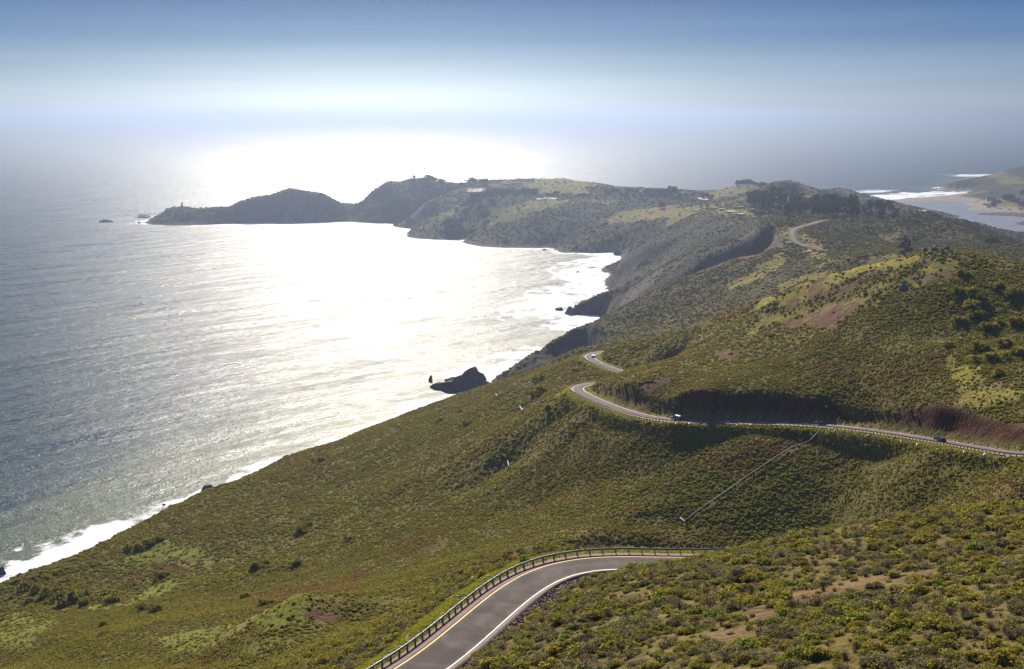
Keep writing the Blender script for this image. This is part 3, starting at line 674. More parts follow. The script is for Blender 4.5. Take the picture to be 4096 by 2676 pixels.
lay((0.23, 0.17, 0.06), grass * sstep(0.15, 0.6, fbm(XX, YY, 30, 3, 95)) * 0.6)
lay((0.105, 0.048, 0.034), soil * np.clip(0.85 + 0.4 * jag, 0, 1))
bk = np.zeros(XX.shape); m_ = (RD < 26) & (RR > 330) & (RR < 700) & (XX > 35)
xs, ys = XX[m_], YY[m_]; k_ = np.argmin((xs[:, None] - _MR[None, :, 0]) ** 2 + (ys[:, None] - _MR[None, :, 1]) ** 2, 1)
dd_ = -((xs - _MR[k_, 0]) * _MN[k_, 0] + (ys - _MR[k_, 1]) * _MN[k_, 1]); hb_ = bank_h(_MR[k_, 0])
bk[m_] = sstep(4.4, 5.2, dd_) * sstep(5.6 + hb_ / 1.3, 4.6 + hb_ / 1.3, dd_ + 1.2 * fbm(xs, ys, 9, 3, 221)) * (hb_ > 1.5)
lay((0.080, 0.032, 0.018), bk)
lay((0.15, 0.098, 0.045), dry * np.clip(0.8 + 0.5 * jag, 0, 1))
cliff = sstep(33, 42, steep + 7 * jag - 16 * (RR < 900) * (ZZ > 40)) * (ZZ > 0.3) * sstep(0, 1, 1 - soil)
lay((0.095, 0.078, 0.066), cliff * sstep(500, 800, RR) * 0.9)
lay((0.075, 0.062, 0.054), sstep(11, 3, ZZ) * sstep(500, 700, RR) * (RR < 3780))
ks_ = np.argmin((XX[(RD < 14) & (RR < 230)][:, None] - near_road[None, ::3, 0]) ** 2 + (YY[(RD < 14) & (RR < 230)][:, None] - near_road[None, ::3, 1]) ** 2, 1)
m_ = (RD < 14) & (RR < 230); nn_ = normals(near_road)[::3][ks_]; so_ = (XX[m_] - near_road[::3][ks_, 0]) * nn_[:, 0] + (YY[m_] - near_road[::3][ks_, 1]) * nn_[:, 1]
osh = np.zeros(XX.shape); osh[m_] = sstep(4.2, 4.8, so_) * sstep(9.6, 7.8, so_ + 1.2 * fbm(XX[m_], YY[m_], 5, 3, 251))
tw_ = sstep(-0.3, 0.4, fbm(XX, YY, 8, 3, 261) + (YY - 172) / 40)
base = base * (1 - osh[..., None]) + (np.array([0.27, 0.205, 0.125]) * (1 - tw_[..., None]) + np.array([0.17, 0.19, 0.03]) * tw_[..., None]) * osh[..., None]
sh = sstep(6.5, 4.6, RD + 0.8 * jag) * (RR < 1200); lay((0.17, 0.18, 0.035), sh * 0.85)
lay((0.19, 0.12, 0.095), sstep(4.9, 4.2, RD + 0.25 * jag) * (RR < 1200))
beach = sstep(3780, 3850, RR) * sstep(7, 4.5, ZZ) * (XX > 1000); lay((0.29, 0.24, 0.20), beach)
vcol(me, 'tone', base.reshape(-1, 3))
hill_m, N, L = new_mat('hillside')
out = N('ShaderNodeOutputMaterial'); b = N('ShaderNodeBsdfPrincipled'); L(b.outputs[0], out.inputs[0])
at = N('ShaderNodeAttribute', attribute_name='tone'); g_ = N('ShaderNodeNewGeometry'); P_ = g_.outputs['Position']
f1 = remap(N, L, noise(N, L, P_, 0.9, 6, 0.7), 0.3, 0.7, 0.6, 1.35)
f2 = remap(N, L, noise(N, L, P_, 0.09, 5, 0.65), 0.3, 0.7, 0.75, 1.25)
L(mixc(N, L, 1.0, at.outputs['Color'], mathn(N, L, 'MULTIPLY', f1, f2), 'MULTIPLY'), b.inputs['Base Color'])
b.inputs['Roughness'].default_value = 1.0; b.inputs['Specular IOR Level'].default_value = 0.05
h = mathn(N, L, 'ADD', mathn(N, L, 'MULTIPLY', noise(N, L, P_, 0.12, 6, 0.72), 6.0), mathn(N, L, 'MULTIPLY', noise(N, L, P_, 1.2, 4, 0.7), 0.5))
bp = N('ShaderNodeBump'); bp.inputs['Strength'].default_value = 0.55; bp.inputs['Distance'].default_value = 0.7
L(h, bp.inputs['Height']); L(bp.outputs[0], b.inputs['Normal'])
me.materials.append(hill_m)
hills = tag(link('hills', me), kind='structure')
HI = dict(X=XX, Y=YY, Z=ZZ)
def gz(x, y): return float(ground(np.array([float(x)]), np.array([float(y)]))[0])

# ------------------------------------------------------------------ the sea and the lagoon
uw = np.linspace(-0.62, 0.62, 420)
Yw = np.exp(np.concatenate([np.linspace(math.log(380), math.log(5200), 560), np.linspace(math.log(5300), math.log(62000), 90)]))
WU, WY = np.meshgrid(uw, Yw, indexing='ij'); WX = WU * WY
WG = np.where(WY < 6000, ground(WX, np.minimum(WY, 6000)), -25.0)
_b0 = at_z(3500, 806, 0); _b1 = at_z(3865, 781, 0)
lagoon_zone = (WX > 1050) & (WY > 2300) & (WY < _b0[1] + (WX - _b0[0]) * (_b1[1] - _b0[1]) / (_b1[0] - _b0[0]))
def swell(x, y):
    t = (x - y * 0.96) / 1.39; c = (x + y) / 1.41
    ph = t / 52.0 * 2 * math.pi + 1.6 * fbm(x, y, 260, 3, 101)
    return 0.55 * (np.sin(ph) + 0.25 * np.sin(2 * ph + 0.6)) * (0.6 + 0.8 * fbm(x, y, 190, 2, 111))
SW = swell(WX, WY) * sstep(6000, 4000, WY)
Zw = np.where(lagoon_zone, 0.35, SW * 0.9)
me = grid_mesh('sea', WX, WY, Zw)
depth = -WG
# surf: broken water where the bottom comes up
k1 = fbm(WX, WY, 45, 4, 121); k2 = fbm(WX * 1.0, WY, 16, 3, 131)
k0 = fbm(WX, WY, 130, 3, 151)
lw_ = WG > 0.0
cm = np.zeros(lw_.shape, bool); cm[1:] |= lw_[1:] != lw_[:-1]; cm[:, 1:] |= lw_[:, 1:] != lw_[:, :-1]
cm &= (WY < 5600) & ~lagoon_zone
cp = np.stack([WX[cm], WY[cm]], -1); cp = cp[::max(1, len(cp) // 1600)]
near_ = (~lw_) & (WY < 5700) & (depth < 27); sd_w = np.full(WX.shape, 999.0)
ix = np.where(near_)
for a_ in range(0, len(ix[0]), 20000):
    s0, s1 = ix[0][a_:a_ + 20000], ix[1][a_:a_ + 20000]
    sd_w[s0, s1] = np.sqrt(((WX[s0, s1][:, None] - cp[None, :, 0]) ** 2 + (WY[s0, s1][:, None] - cp[None, :, 1]) ** 2).min(1))
cove = sstep(520, 120, np.hypot(WX - 90, WY - 2150)) + 0.6 * sstep(260, 60, np.hypot(WX + 10, WY - 1290)) + 0.5 * sstep(300, 60, np.hypot(WX - 60, WY - 1750)) + 0.5 * sstep(250, 50, np.hypot(WX + 300, WY - 700))
wid = (36 + 34 * k0 + 20 * k1) * (1 + 2.2 * cove) * np.interp(WY, [700, 1500, 3300], [0.9, 1.1, 1.0])
shal = sstep(1.3, 0.25, sd_w / np.maximum(wid, 4)) * 1.05
line = np.exp(-((np.mod(sd_w + 14 * k1 + 8 * k2, 34.0) - 17) / 3.2) ** 2) * sstep(170, 60, sd_w / (0.5 + cove)) * sstep(-0.25, 0.25, k0 + k2)
bl0 = at_z(3440, 803, 0)[:2]; bl1 = at_z(3865, 771, 0)[:2]; bt = (bl1 - bl0) / np.linalg.norm(bl1 - bl0); bn = np.array([-bt[1], bt[0]])
off_ = (WX - bl0[0]) * bn[0] + (WY - bl0[1]) * bn[1]; al_ = (WX - bl0[0]) * bt[0] + (WY - bl0[1]) * bt[1]
beachsurf = sstep(330, 150, np.abs(off_ - 60) + 60 * k1) * sstep(-40, 120, al_) * sstep(760, 560, al_ + 60 * k1) * (0.72 + 0.4 * np.sin(off_ / 38 + 2.5 * k1))
north = at_z(3930, 702, 0)[:2]
beachsurf = np.maximum(beachsurf, sstep(1.2, 0.4, np.hypot((WX - north[0]) / 260, (WY - north[1]) / 200) + 0.3 * k1) * 0.8)
foam = np.clip(np.maximum(shal * (0.85 + 0.6 * k2), beachsurf), 0, 1)
foam = np.maximum(foam, sstep(0.42, 0.6, fbm((WX - WY) * 0.9, (WX + WY) * 0.22, 40, 3, 141)) * 0.25 * (WY < 2600))
foam = np.where(lagoon_zone, 0, foam)
foam = np.clip(foam + 0.55 * line * (~lagoon_zone), 0, 1)
mudd = np.clip(sstep(160, 20, sd_w + 60 * k0), 0, 1) * (WY < 5600)
vcol(me, 'wat', np.stack([foam, mudd, lagoon_zone.astype(float)], -1).reshape(-1, 3))
SPECL, R_LO, R_HI = 0.19, 0.18, 0.56
sea_m, N, L = new_mat('sea_water')
out = N('ShaderNodeOutputMaterial')
at = N('ShaderNodeAttribute', attribute_name='wat'); sp = N('ShaderNodeSeparateColor'); L(at.outputs['Color'], sp.inputs[0])
g_ = N('ShaderNodeNewGeometry'); P_ = g_.outputs['Position']
def stretch(ang, k):
    mp = N('ShaderNodeMapping', vector_type='TEXTURE'); mp.inputs['Rotation'].default_value = (0, 0, R(ang)); mp.inputs['Scale'].default_value = (k, 1.0, 1.0); L(P_, mp.inputs[0]); return mp.outputs[0]
V1 = stretch(46, 4.0); V2 = stretch(38, 2.0)
h0 = noise(N, L, V1, 0.013, 2, 0.5)       # long swell
h1 = noise(N, L, V1, 0.05, 3, 0.55)       # swell trains
h2 = noise(N, L, V2, 0.16, 4, 0.62)       # wind sea
h3 = noise(N, L, P_, 0.5, 3, 0.68)        # chop
hh = mathn(N, L, 'ADD', mathn(N, L, 'ADD', mathn(N, L, 'MULTIPLY', h0, 3.5), mathn(N, L, 'MULTIPLY', h1, 2.0)), mathn(N, L, 'ADD', mathn(N, L, 'MULTIPLY', h2, 1.25), mathn(N, L, 'MULTIPLY', h3, 0.42)))
bp = N('ShaderNodeBump'); bp.inputs['Strength'].default_value = 1.0; bp.inputs['Distance'].default_value = 1.0; L(hh, bp.inputs['Height'])
calm = mathn(N, L, 'SUBTRACT', 1.0, mathn(N, L, 'MULTIPLY', sp.outputs[2], 0.8)); L(calm, bp.inputs['Strength'])
w_ = N('ShaderNodeBsdfPrincipled')
sx0 = N('ShaderNodeSeparateXYZ'); L(P_, sx0.inputs[0]); N_y = sx0.outputs[1]
wc = mixc(N, L, sp.outputs[1], (0.022, 0.050, 0.070), (0.085, 0.110, 0.085))
wc = mixc(N, L, sp.outputs[2], wc, (0.20, 0.22, 0.25))
L(wc, w_.inputs['Base Color']); L(remap(N, L, N_y, 3000, 7500, 1.115, 1.12), w_.inputs['IOR']); w_.inputs['Specular IOR Level'].default_value = SPECL
# gusts ruffle the surface unevenly
gust = mathn(N, L, 'ADD', mathn(N, L, 'MULTIPLY', noise(N, L, V1, 0.022, 5, 0.68), 0.6), mathn(N, L, 'MULTIPLY', noise(N, L, V2, 0.09, 4, 0.7), 0.4))
sxyz = N('ShaderNodeSeparateXYZ'); L(P_, sxyz.inputs[0])
offshore = remap(N, L, sxyz.outputs[1], 2500, 12000, 0.0, 0.22)      # windier, rougher water outside the bay
L(mathn(N, L, 'ADD', remap(N, L, gust, 0.36, 0.64, R_LO, R_HI), offshore), w_.inputs['Roughness'])
L(remap(N, L, sxyz.outputs[1], 3000, 12000, SPECL, 0.6), w_.inputs['Specular IOR Level'])
L(bp.outputs[0], w_.inputs['Normal'])
fo = N('ShaderNodeBsdfPrincipled'); fo.inputs['Base Color'].default_value = (0.80, 0.82, 0.84, 1); fo.inputs['Roughness'].default_value = 0.9
fb = N('ShaderNodeBump'); fb.inputs['Strength'].default_value = 0.6; fb.inputs['Distance'].default_value = 1.2; L(h3, fb.inputs['Height']); L(fb.outputs[0], fo.inputs['Normal'])
fn = mathn(N, L, 'ADD', mathn(N, L, 'MULTIPLY', noise(N, L, V1, 0.35, 6, 0.75), 0.9), mathn(N, L, 'MULTIPLY', noise(N, L, P_, 0.12, 5, 0.7, 0.6), 0.6))
thr = mathn(N, L, 'SUBTRACT', mathn(N, L, 'MULTIPLY', sp.outputs[0], 1.15), mathn(N, L, 'SUBTRACT', fn, 0.12))
fm = remap(N, L, thr, -0.02, 0.22, 0, 1)
mx = N('ShaderNodeMixShader'); L(fm, mx.inputs[0]); L(w_.outputs[0], mx.inputs[1]); L(fo.outputs[0], mx.inputs[2]); L(mx.outputs[0], out.inputs[0])
me.materials.append(sea_m)
sea = tag(link('sea', me), kind='structure')
# ------------------------------------------------------------------ brush: plants scattered as ground cover
rg = np.random.RandomState(5)
def quads(P, Nn, s, rnd):
    """little leaf quads at P facing Nn"""
    n_ = len(P); up = rnd.normal(size=(n_, 3)); t = np.cross(Nn, up); t /= np.linalg.norm(t, axis=1)[:, None] + 1e-9; b_ = np.cross(Nn, t)
    s = s[:, None]; k = rnd.uniform(0.55, 1.0, (n_, 1))
    v = np.stack([P - t * s - b_ * s * k, P + t * s - b_ * s * k * 0.6, P + t * s * 0.8 + b_ * s * k, P - t * s * 0.7 + b_ * s * k * 0.8], 1).reshape(-1, 3)
    f = np.arange(4 * n_).reshape(n_, 4)
    return v, f
def ico(sub):
    bm = bmesh.new(); bmesh.ops.create_icosphere(bm, subdivisions=sub, radius=1.0)
    v = np.array([x.co[:] for x in bm.verts]); f = [tuple(y.index for y in x.verts) for x in bm.faces]; bm.free(); return v, f
ICO = {k: ico(k) for k in (1, 2, 3, 4)}
def shrub_mesh(name, seed, lobes, leaves, leaf, spread=0.62, hgt=0.75, core=1, core_k=0.8, sticks=0, m0=None, m1=None, upright=0.0):
    q = np.random.RandomState(seed); V_ = []; F_ = []; M_ = []; k = 0
    cs = []
    for i in range(lobes):
        a = 2 * math.pi * i / max(1, lobes - 1) + q.uniform(-.5, .5); d = 0 if i == 0 else q.uniform(0.45, 1) * spread
        rr = q.uniform(0.36, 0.58) * (1.15 if i == 0 else 0.9)
        cs.append((d * math.cos(a), d * math.sin(a), (hgt - 0.25 * d) * q.uniform(0.35, 0.62), rr))
    per = leaves // lobes
    for (x, y, z, rr) in cs:
        if core:
            v, f = ICO[core]; v = v * (1 + q.uniform(-.22, .22, (len(v), 1))) * rr * core_k * np.array([1, 1, hgt + 0.2]) + np.array([x, y, z])
            V_.append(v); F_ += [tuple(i + k for i in t) for t in f]; M_ += [1] * len(f); k += len(v)
        n_ = q.normal(size=(per, 3)); n_[:, 2] = np.abs(n_[:, 2]) * 1.1 - 0.35; n_ /= np.linalg.norm(n_, axis=1)[:, None]
        P = np.array([x, y, z]) + n_ * rr * q.uniform(0.78, 1.18, (per, 1)) * np.array([1, 1, hgt + 0.25])
        nn = n_ + q.normal(size=(per, 3)) * 0.7 + np.array([0, 0, upright]); nn /= np.linalg.norm(nn, axis=1)[:, None]
        v, f = quads(P, nn, q.uniform(0.6, 1.2, per) * leaf, q)
        V_.append(v); F_ += [tuple(i + k for i in t) for t in f.tolist()]; M_ += [0] * per; k += len(v)
    for i in range(sticks):
        a = q.uniform(0, 6.28); e = q.uniform(0.5, 1.25); rr = q.uniform(0.5, 1.0); w_k = 0.012
        tip = np.array([math.cos(a) * rr * math.cos(e), math.sin(a) * rr * math.cos(e), rr * math.sin(e) * hgt * 1.5]); tip[2] = abs(tip[2]) + 0.1
        s_ = np.array([-math.sin(a), math.cos(a), 0]) * w_k
        mid = tip * 0.55 + q.normal(size=3) * 0.06; mid[2] = abs(mid[2])
        v = np.array([[0, 0, 0] - s_, [0, 0, 0] + s_, mid + s_, mid - s_, tip]); V_.append(v)
        F_ += [(k, k + 1, k + 2, k + 3), (k + 3, k + 2, k + 4)]; M_ += [2, 2]; k += 5
    me = pydata(name, np.concatenate(V_), F_)
    for m_ in (m0 or leaf_m, m1 or core_m, twig_m): me.materials.append(m_)
    me.polygons.foreach_set('material_index', M_)
    return me
def pool(name, meshes):
    c = bpy.data.collections.new(name)
    for i, m_ in enumerate(meshes):
        o = bpy.data.objects.new('%s_%02d' % (name, i), m_); c.objects.link(o)
    return c
def scatter(name, col, P, scl, rot, idx, tint, label=None):
    me = bpy.data.meshes.new(name); me.vertices.add(len(P)); me.vertices.foreach_set('co', np.ascontiguousarray(P, np.float32).ravel())
    a = me.attributes.new('scl', 'FLOAT_VECTOR', 'POINT'); a.data.foreach_set('vector', np.ascontiguousarray(scl, np.float32).ravel())
    a = me.attributes.new('rot', 'FLOAT_VECTOR', 'POINT'); a.data.foreach_set('vector', np.ascontiguousarray(rot, np.float32).ravel())
    a = me.attributes.new('idx', 'INT', 'POINT'); a.data.foreach_set('value', np.ascontiguousarray(idx, np.int32))
    a = me.attributes.new('tcol', 'FLOAT_VECTOR', 'POINT'); a.data.foreach_set('vector', np.ascontiguousarray(tint, np.float32).ravel())
    o = link(name, me)
    ng = bpy.data.node_groups.new(name, 'GeometryNodeTree')
    ng.interface.new_socket('Geometry', in_out='INPUT', socket_type='NodeSocketGeometry'); ng.interface.new_socket('Geometry', in_out='OUTPUT', socket_type='NodeSocketGeometry')
    gi = ng.nodes.new('NodeGroupInput'); go = ng.nodes.new('NodeGroupOutput')
    ci = ng.nodes.new('GeometryNodeCollectionInfo'); ci.inputs['Collection'].default_value = col; ci.inputs['Separate Children'].default_value = True; ci.inputs['Reset Children'].default_value = True
    ip = ng.nodes.new('GeometryNodeInstanceOnPoints'); ip.inputs['Pick Instance'].default_value = True
    def na(nm, ty):
        x = ng.nodes.new('GeometryNodeInputNamedAttribute'); x.data_type = ty; x.inputs['Name'].default_value = nm; return x.outputs['Attribute']
    ng.links.new(gi.outputs[0], ip.inputs['Points']); ng.links.new(ci.outputs[0], ip.inputs['Instance'])
    ng.links.new(na('idx', 'INT'), ip.inputs['Instance Index']); ng.links.new(na('rot', 'FLOAT_VECTOR'), ip.inputs['Rotation']); ng.links.new(na('scl', 'FLOAT_VECTOR'), ip.inputs['Scale'])
    ng.links.new(ip.outputs[0], go.inputs[0])
    md = o.modifiers.new('scatter', 'NODES'); md.node_group = ng
    tag(o, label, None, None, 'stuff')
    return o
near_pool = pool('near_brush', [shrub_mesh('brush', 100 + i, 6, 420, 0.085, core=1, core_k=0.72, sticks=6) for i in range(4)]
                 + [shrub_mesh('brush', 120 + i, 5, 340, 0.07, hgt=0.6, core=1, core_k=0.66, sticks=22, upright=0.8) for i in range(3)]
                 + [shrub_mesh('dry_brush', 140 + i, 5, 130, 0.05, hgt=0.8, core=0, sticks=110) for i in range(2)])
mid_pool = pool('mid_brush', [shrub_mesh('brush', 200 + i, 5, 110, 0.15, core=1, core_k=0.95) for i in range(5)])
far_pool = pool('far_brush', [shrub_mesh('brush', 300 + i, 6, 60, 0.2, core=1, core_k=1.0, hgt=0.6) for i in range(4)])
def tuft_mesh(seed, nb=16):
    q = np.random.RandomState(seed); v = []; f = []
    for i in range(nb):
        a = q.uniform(0, 6.28); b0 = q.normal(size=2) * 0.25; l = q.uniform(0.5, 1.0); lean = q.uniform(0.1, 0.55); w_k = 0.05
        s_ = np.array([-math.sin(a), math.cos(a)]) * w_k; t = b0 + np.array([math.cos(a), math.sin(a)]) * lean
        k = len(v); v += [(b0[0] - s_[0], b0[1] - s_[1], 0), (b0[0] + s_[0], b0[1] + s_[1], 0), (t[0], t[1], l)]; f.append((k, k + 1, k + 2))
    me = pydata('tuft', v, f); me.materials.append(grass_m); return me
tuft_pool = pool('tufts', [tuft_mesh(400 + i) for i in range(4)])
PIPES_PX = [([(3283, 1727), (3150, 1806), (3000, 1906), (2860, 2006), (2745, 2090)], (2720, 2082), (2752, 2110)),
            ([(2348, 1662), (2290, 1705), (2200, 1768), (2110, 1828), (2037, 1865)], (2031, 1852), (2036, 1884)),
            ([(2185, 1607), (2140, 1622), (2087, 1640)], (2079, 1631), (2091, 1656)),
            ([(2137, 1533), (2070, 1558), (1991, 1590)], (1983, 1582), (1997, 1600)),
            ([(2304, 1452), (2280, 1470), (2250, 1491)], None, None)]
PIPES = [(np.array([hit(*q) for q in a]), hit(*b) if b else None, hit(*c) if c else None) for a, b, c in PIPES_PX]
KEEP_OFF = [P[:, :2] for P, _, _ in PIPES]
def band(Y0, Y1, dens, umin, umax, seed):
    q = np.random.RandomState(seed); A_ = (umax - umin) * (Y1 ** 2 - Y0 ** 2) / 2; n_ = int(A_ * dens)
    Y = np.sqrt(q.uniform(Y0 ** 2, Y1 ** 2, n_)); u = q.uniform(umin, umax, n_); return u * Y, Y, q
def grow(name, Y0, Y1, dens, size, colpool, nvar, seed, umin=-0.45, umax=0.47, sink=0.08, label=None, thin=0.06):
    x, y, q = band(Y0, Y1, dens, umin, umax, seed)
    z, d, rz = ground(x, y, True)
    soil, grass, brown, dry, crag = masks(x, y); r = np.hypot(x, y)
    keepp = (z > np.where(r > 500, 3.5, -5)) & (d > np.interp(r, [0, 400, 1000, 2000], [6.6, 6.0, 6.5, 7]))
    keepp &= q.uniform(size=len(x)) > np.where(soil > 0.5, 0.985, 0)
    keepp &= q.uniform(size=len(x)) > np.where(dry > 0.5, 0.62, 0)
    keepp &= q.uniform(size=len(x)) > np.where(crag > 0.5, 0.72, 0)
    if Y0 < 200:
        c_ = near_road[::3]; k = np.argmin((x[:, None] - c_[None, :, 0]) ** 2 + (y[:, None] - c_[None, :, 1]) ** 2, 1); nn_ = normals(near_road)[::3][k]
        so = (x - c_[k, 0]) * nn_[:, 0] + (y - c_[k, 1]) * nn_[:, 1]; keepp &= ~((so > 3) & (so < 9.0 + 1.2 * fbm(x, y, 5, 3, 251)) & (d < 13) & (q.uniform(size=len(x)) > 0.05))
        keepp &= ~((so < 0) & (d < 7.4))
    keepp &= q.uniform(size=len(x)) > np.where(grass > 0.5, 0.80, 0)
    if Y0 < 600:
        mb = (d < 20) & (r > 330) & (r < 700) & (x > 35)
        if mb.any():
            xs, ys = x[mb], y[mb]; k = np.argmin((xs[:, None] - _MR[None, :, 0]) ** 2 + (ys[:, None] - _MR[None, :, 1]) ** 2, 1)
            dd = -((xs - _MR[k, 0]) * _MN[k, 0] + (ys - _MR[k, 1]) * _MN[k, 1]); hb = bank_h(_MR[k, 0])
            kb = np.ones(len(xs), bool); kb[(hb > 1.5) & (dd > 3.5) & (dd < 5.6 + hb / 1.3 + 0.8 * fbm(xs, ys, 9, 3, 221)) & (q.uniform(size=len(xs)) > 0.03)] = False
            keepp[mb] &= kb
    if Y1 > 1000:
        e = 6.0; gx_ = (ground(x + e, y) - z) / e; gy_ = (ground(x, y + e) - z) / e
        sl_ = np.degrees(np.arctan(np.hypot(gx_, gy_))); keepp &= ~((sl_ + 6 * fbm(x, y, 30, 2, 231) > 37) & ((r > 1000) | (z < 35)) & (q.uniform(size=len(x)) > 0.25))
    clump = fbm(x, y, 7, 3, 41) + 0.6 * fbm(x, y, 30, 2, 43)
    keepp &= q.uniform(size=len(x)) < 0.95 + 0.5 * clump
    for P in KEEP_OFF:
        for a, b_ in zip(P[:-1], P[1:]):
            ab = b_ - a; t = np.clip(((x - a[0]) * ab[0] + (y - a[1]) * ab[1]) / (ab @ ab), 0, 1)
            keepp &= np.hypot(x - a[0] - t * ab[0], y - a[1] - t * ab[1]) > 0.9
    x, y, z, brown, r, clump = x[keepp], y[keepp], z[keepp], brown[keepp], r[keepp], clump[keepp]
    rnd = q.uniform(size=(4, len(x)))
    tint, pick = scrub_tint(x, y, rnd)
    bm_ = (brown > 0.5) & (rnd[1] < 0.8); tint[bm_] = tint[bm_] * 0.2 + PAL['brown'] * 0.8
    tint = tint * (1 - 0.3 * sstep(1000, 1500, r) - 0.25 * sstep(2300, 3000, r))[:, None]  # brush colour dimmed with distance to stand for shaded far slopes
    nr_ = (1 - sstep(180, 300, r))[:, None]; tint = tint * (1 - nr_ * (1 - np.array([0.80, 0.82, 1.15])))
    s = size * (0.45 + 1.15 * rnd[2] ** 2.2) * (1 + 0.35 * clump)
    sc = np.stack([s * (0.9 + 0.35 * rnd[3]), s * 1.1, s * (0.55 + 0.4 * rnd[1])], -1)
    idx = (rnd[3] * 9973).astype(int) % nvar
    if colpool is near_pool:
        idx = np.where(pick == 2, 7 + idx % 2, np.where(pick == 0, 4 + idx % 3, idx % 4))
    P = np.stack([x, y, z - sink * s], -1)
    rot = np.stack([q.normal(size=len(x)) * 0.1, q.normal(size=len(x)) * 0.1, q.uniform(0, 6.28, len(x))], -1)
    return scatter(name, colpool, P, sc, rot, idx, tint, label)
grow('foreground_brush', 62, 235, 1.15, 0.82, near_pool, 9, 21, label='grey green, lime and dry brown brush covering the slope beside the near road')
grow('hillside_brush', 235, 560, 2.1, 0.50, mid_pool, 5, 22, label='dense knee high coastal brush over the big slope and the ravine')
grow('slope_brush', 560, 1120, 0.70, 0.78, mid_pool, 5, 23, umin=-0.42, label='coastal brush on the sea cliffs and the slopes round the bends')
grow('ridge_brush', 1120, 2350, 0.17, 1.25, far_pool, 4, 24, umin=-0.02, label='hazy brush over the middle ridges above the cove')
grow('headland_brush', 2350, 3900, 0.035, 2.0, far_pool, 4, 25, umin=-0.3, label='dark brush over the far headland and the dunes')
def verge_grass(name, road, o0, o1, n_, s0, seed, label, side=1):
    q = np.random.RandomState(seed); i = q.randint(0, len(road), n_); o = q.uniform(o0, o1, n_) ; nn = normals(road)
    x = road[i, 0] + nn[i, 0] * o * side + q.normal(size=n_) * 0.3; y = road[i, 1] + nn[i, 1] * o * side + q.normal(size=n_) * 0.3
    z = ground(x, y); k = q.uniform(size=(3, n_)); s = s0 * (0.6 + 0.9 * k[0])
    tint = np.where((k[1] < 0.72)[:, None], np.array([[0.16, 0.19, 0.02]]), np.array([[0.27, 0.21, 0.09]])) * (0.7 + 0.6 * k[2])[:, None]
    scatter(name, tuft_pool, np.stack([x, y, z - 0.03], -1), np.stack([s * 1.3, s * 1.3, s], -1), np.stack([0 * s, 0 * s, k[0] * 6.28], -1), (k[2] * 997).astype(int) % 4, tint, label)
verge_grass('near_verge_grass', near_road[(near_road[:, 0] < 80)], 4.3, 9.8, 12000, 0.3, 31, 'bright yellow green grass on the outer shoulder of the near bend')
verge_grass('mid_verge_grass', mid_road, 4.2, 8.5, 9000, 0.5, 32, 'yellow green grass strip below the middle guardrail')
verge_grass('inner_verge_grass', mid_road, 3.1, 5.6, 5000, 0.4, 33, 'short grass between the middle road and its cut bank', side=-1)
# ------------------------------------------------------------------ roads, lines, kerb
def strip(name, road, a, b, dz, mat, label=None, step=1):
    A_ = offset(road, a, dz)[::step]; B_ = offset(road, b, dz)[::step]; n_ = len(A_)
    me = pydata(name, np.vstack([A_, B_]), [(i, n_ + i, n_ + i + 1, i + 1) for i in range(n_ - 1)], True)
    return tag(link(name, me, mat), None, None, None, 'structure')
for rd, w0 in ((near_road, LANE), (mid_road, LANE), (far_road, LANE - 0.2)):
    k = 1.0 if rd is not far_road else 1.2
    offs = [w0 + 0.35, w0 - 0.1, w0 * 0.62, w0 * 0.4, 0.0, -w0 * 0.4, -w0 * 0.62, -w0 + 0.1, -w0 - 0.35]; lanev = [0, 0.1, 1, 0.8, 0.35, 0.8, 1, 0.1, 0]
    rws = [offset(rd, o_, 0.02) for o_ in offs]; n_ = len(rd)
    me = pydata('road', np.vstack(rws), [(j * n_ + i, (j + 1) * n_ + i, (j + 1) * n_ + i + 1, j * n_ + i + 1) for j in range(len(offs) - 1) for i in range(n_ - 1)], True)
    la_ = me.attributes.new('lane', 'FLOAT', 'POINT'); la_.data.foreach_set('value', np.repeat(lanev, n_).astype(np.float32))
    tag(link('road', me, asphalt_m), kind='structure')
    if rd is far_road: continue
    strip('road_line', rd, w0 + 0.09 * k, w0 - 0.09 * k, 0.028, paint_y if rd is not far_road else paint_w)
    strip('road_line', rd, -w0 + 0.09 * k, -w0 - 0.09 * k, 0.028, paint_w)
    if rd is not far_road: strip('verge', rd, w0 + 1.75, w0 + 0.35, 0.006, verge_m)
# raised asphalt kerb along the inner side of the near bend
sec = [(-2.98, 0.0), (-3.02, 0.13), (-3.18, 0.15), (-3.45, 0.14), (-3.7, -0.15)]
rows = [offset(near_road, a, b) for a, b in sec]; n_ = len(near_road)
me = pydata('kerb', np.vstack(rows), [(k * n_ + i, (k + 1) * n_ + i, (k + 1) * n_ + i + 1, k * n_ + i + 1) for k in range(len(sec) - 1) for i in range(n_ - 1)], True)
tag(link('kerb', me, kerb_m), kind='structure')
# reflectors on the yellow line are tiny; the line itself carries the colour

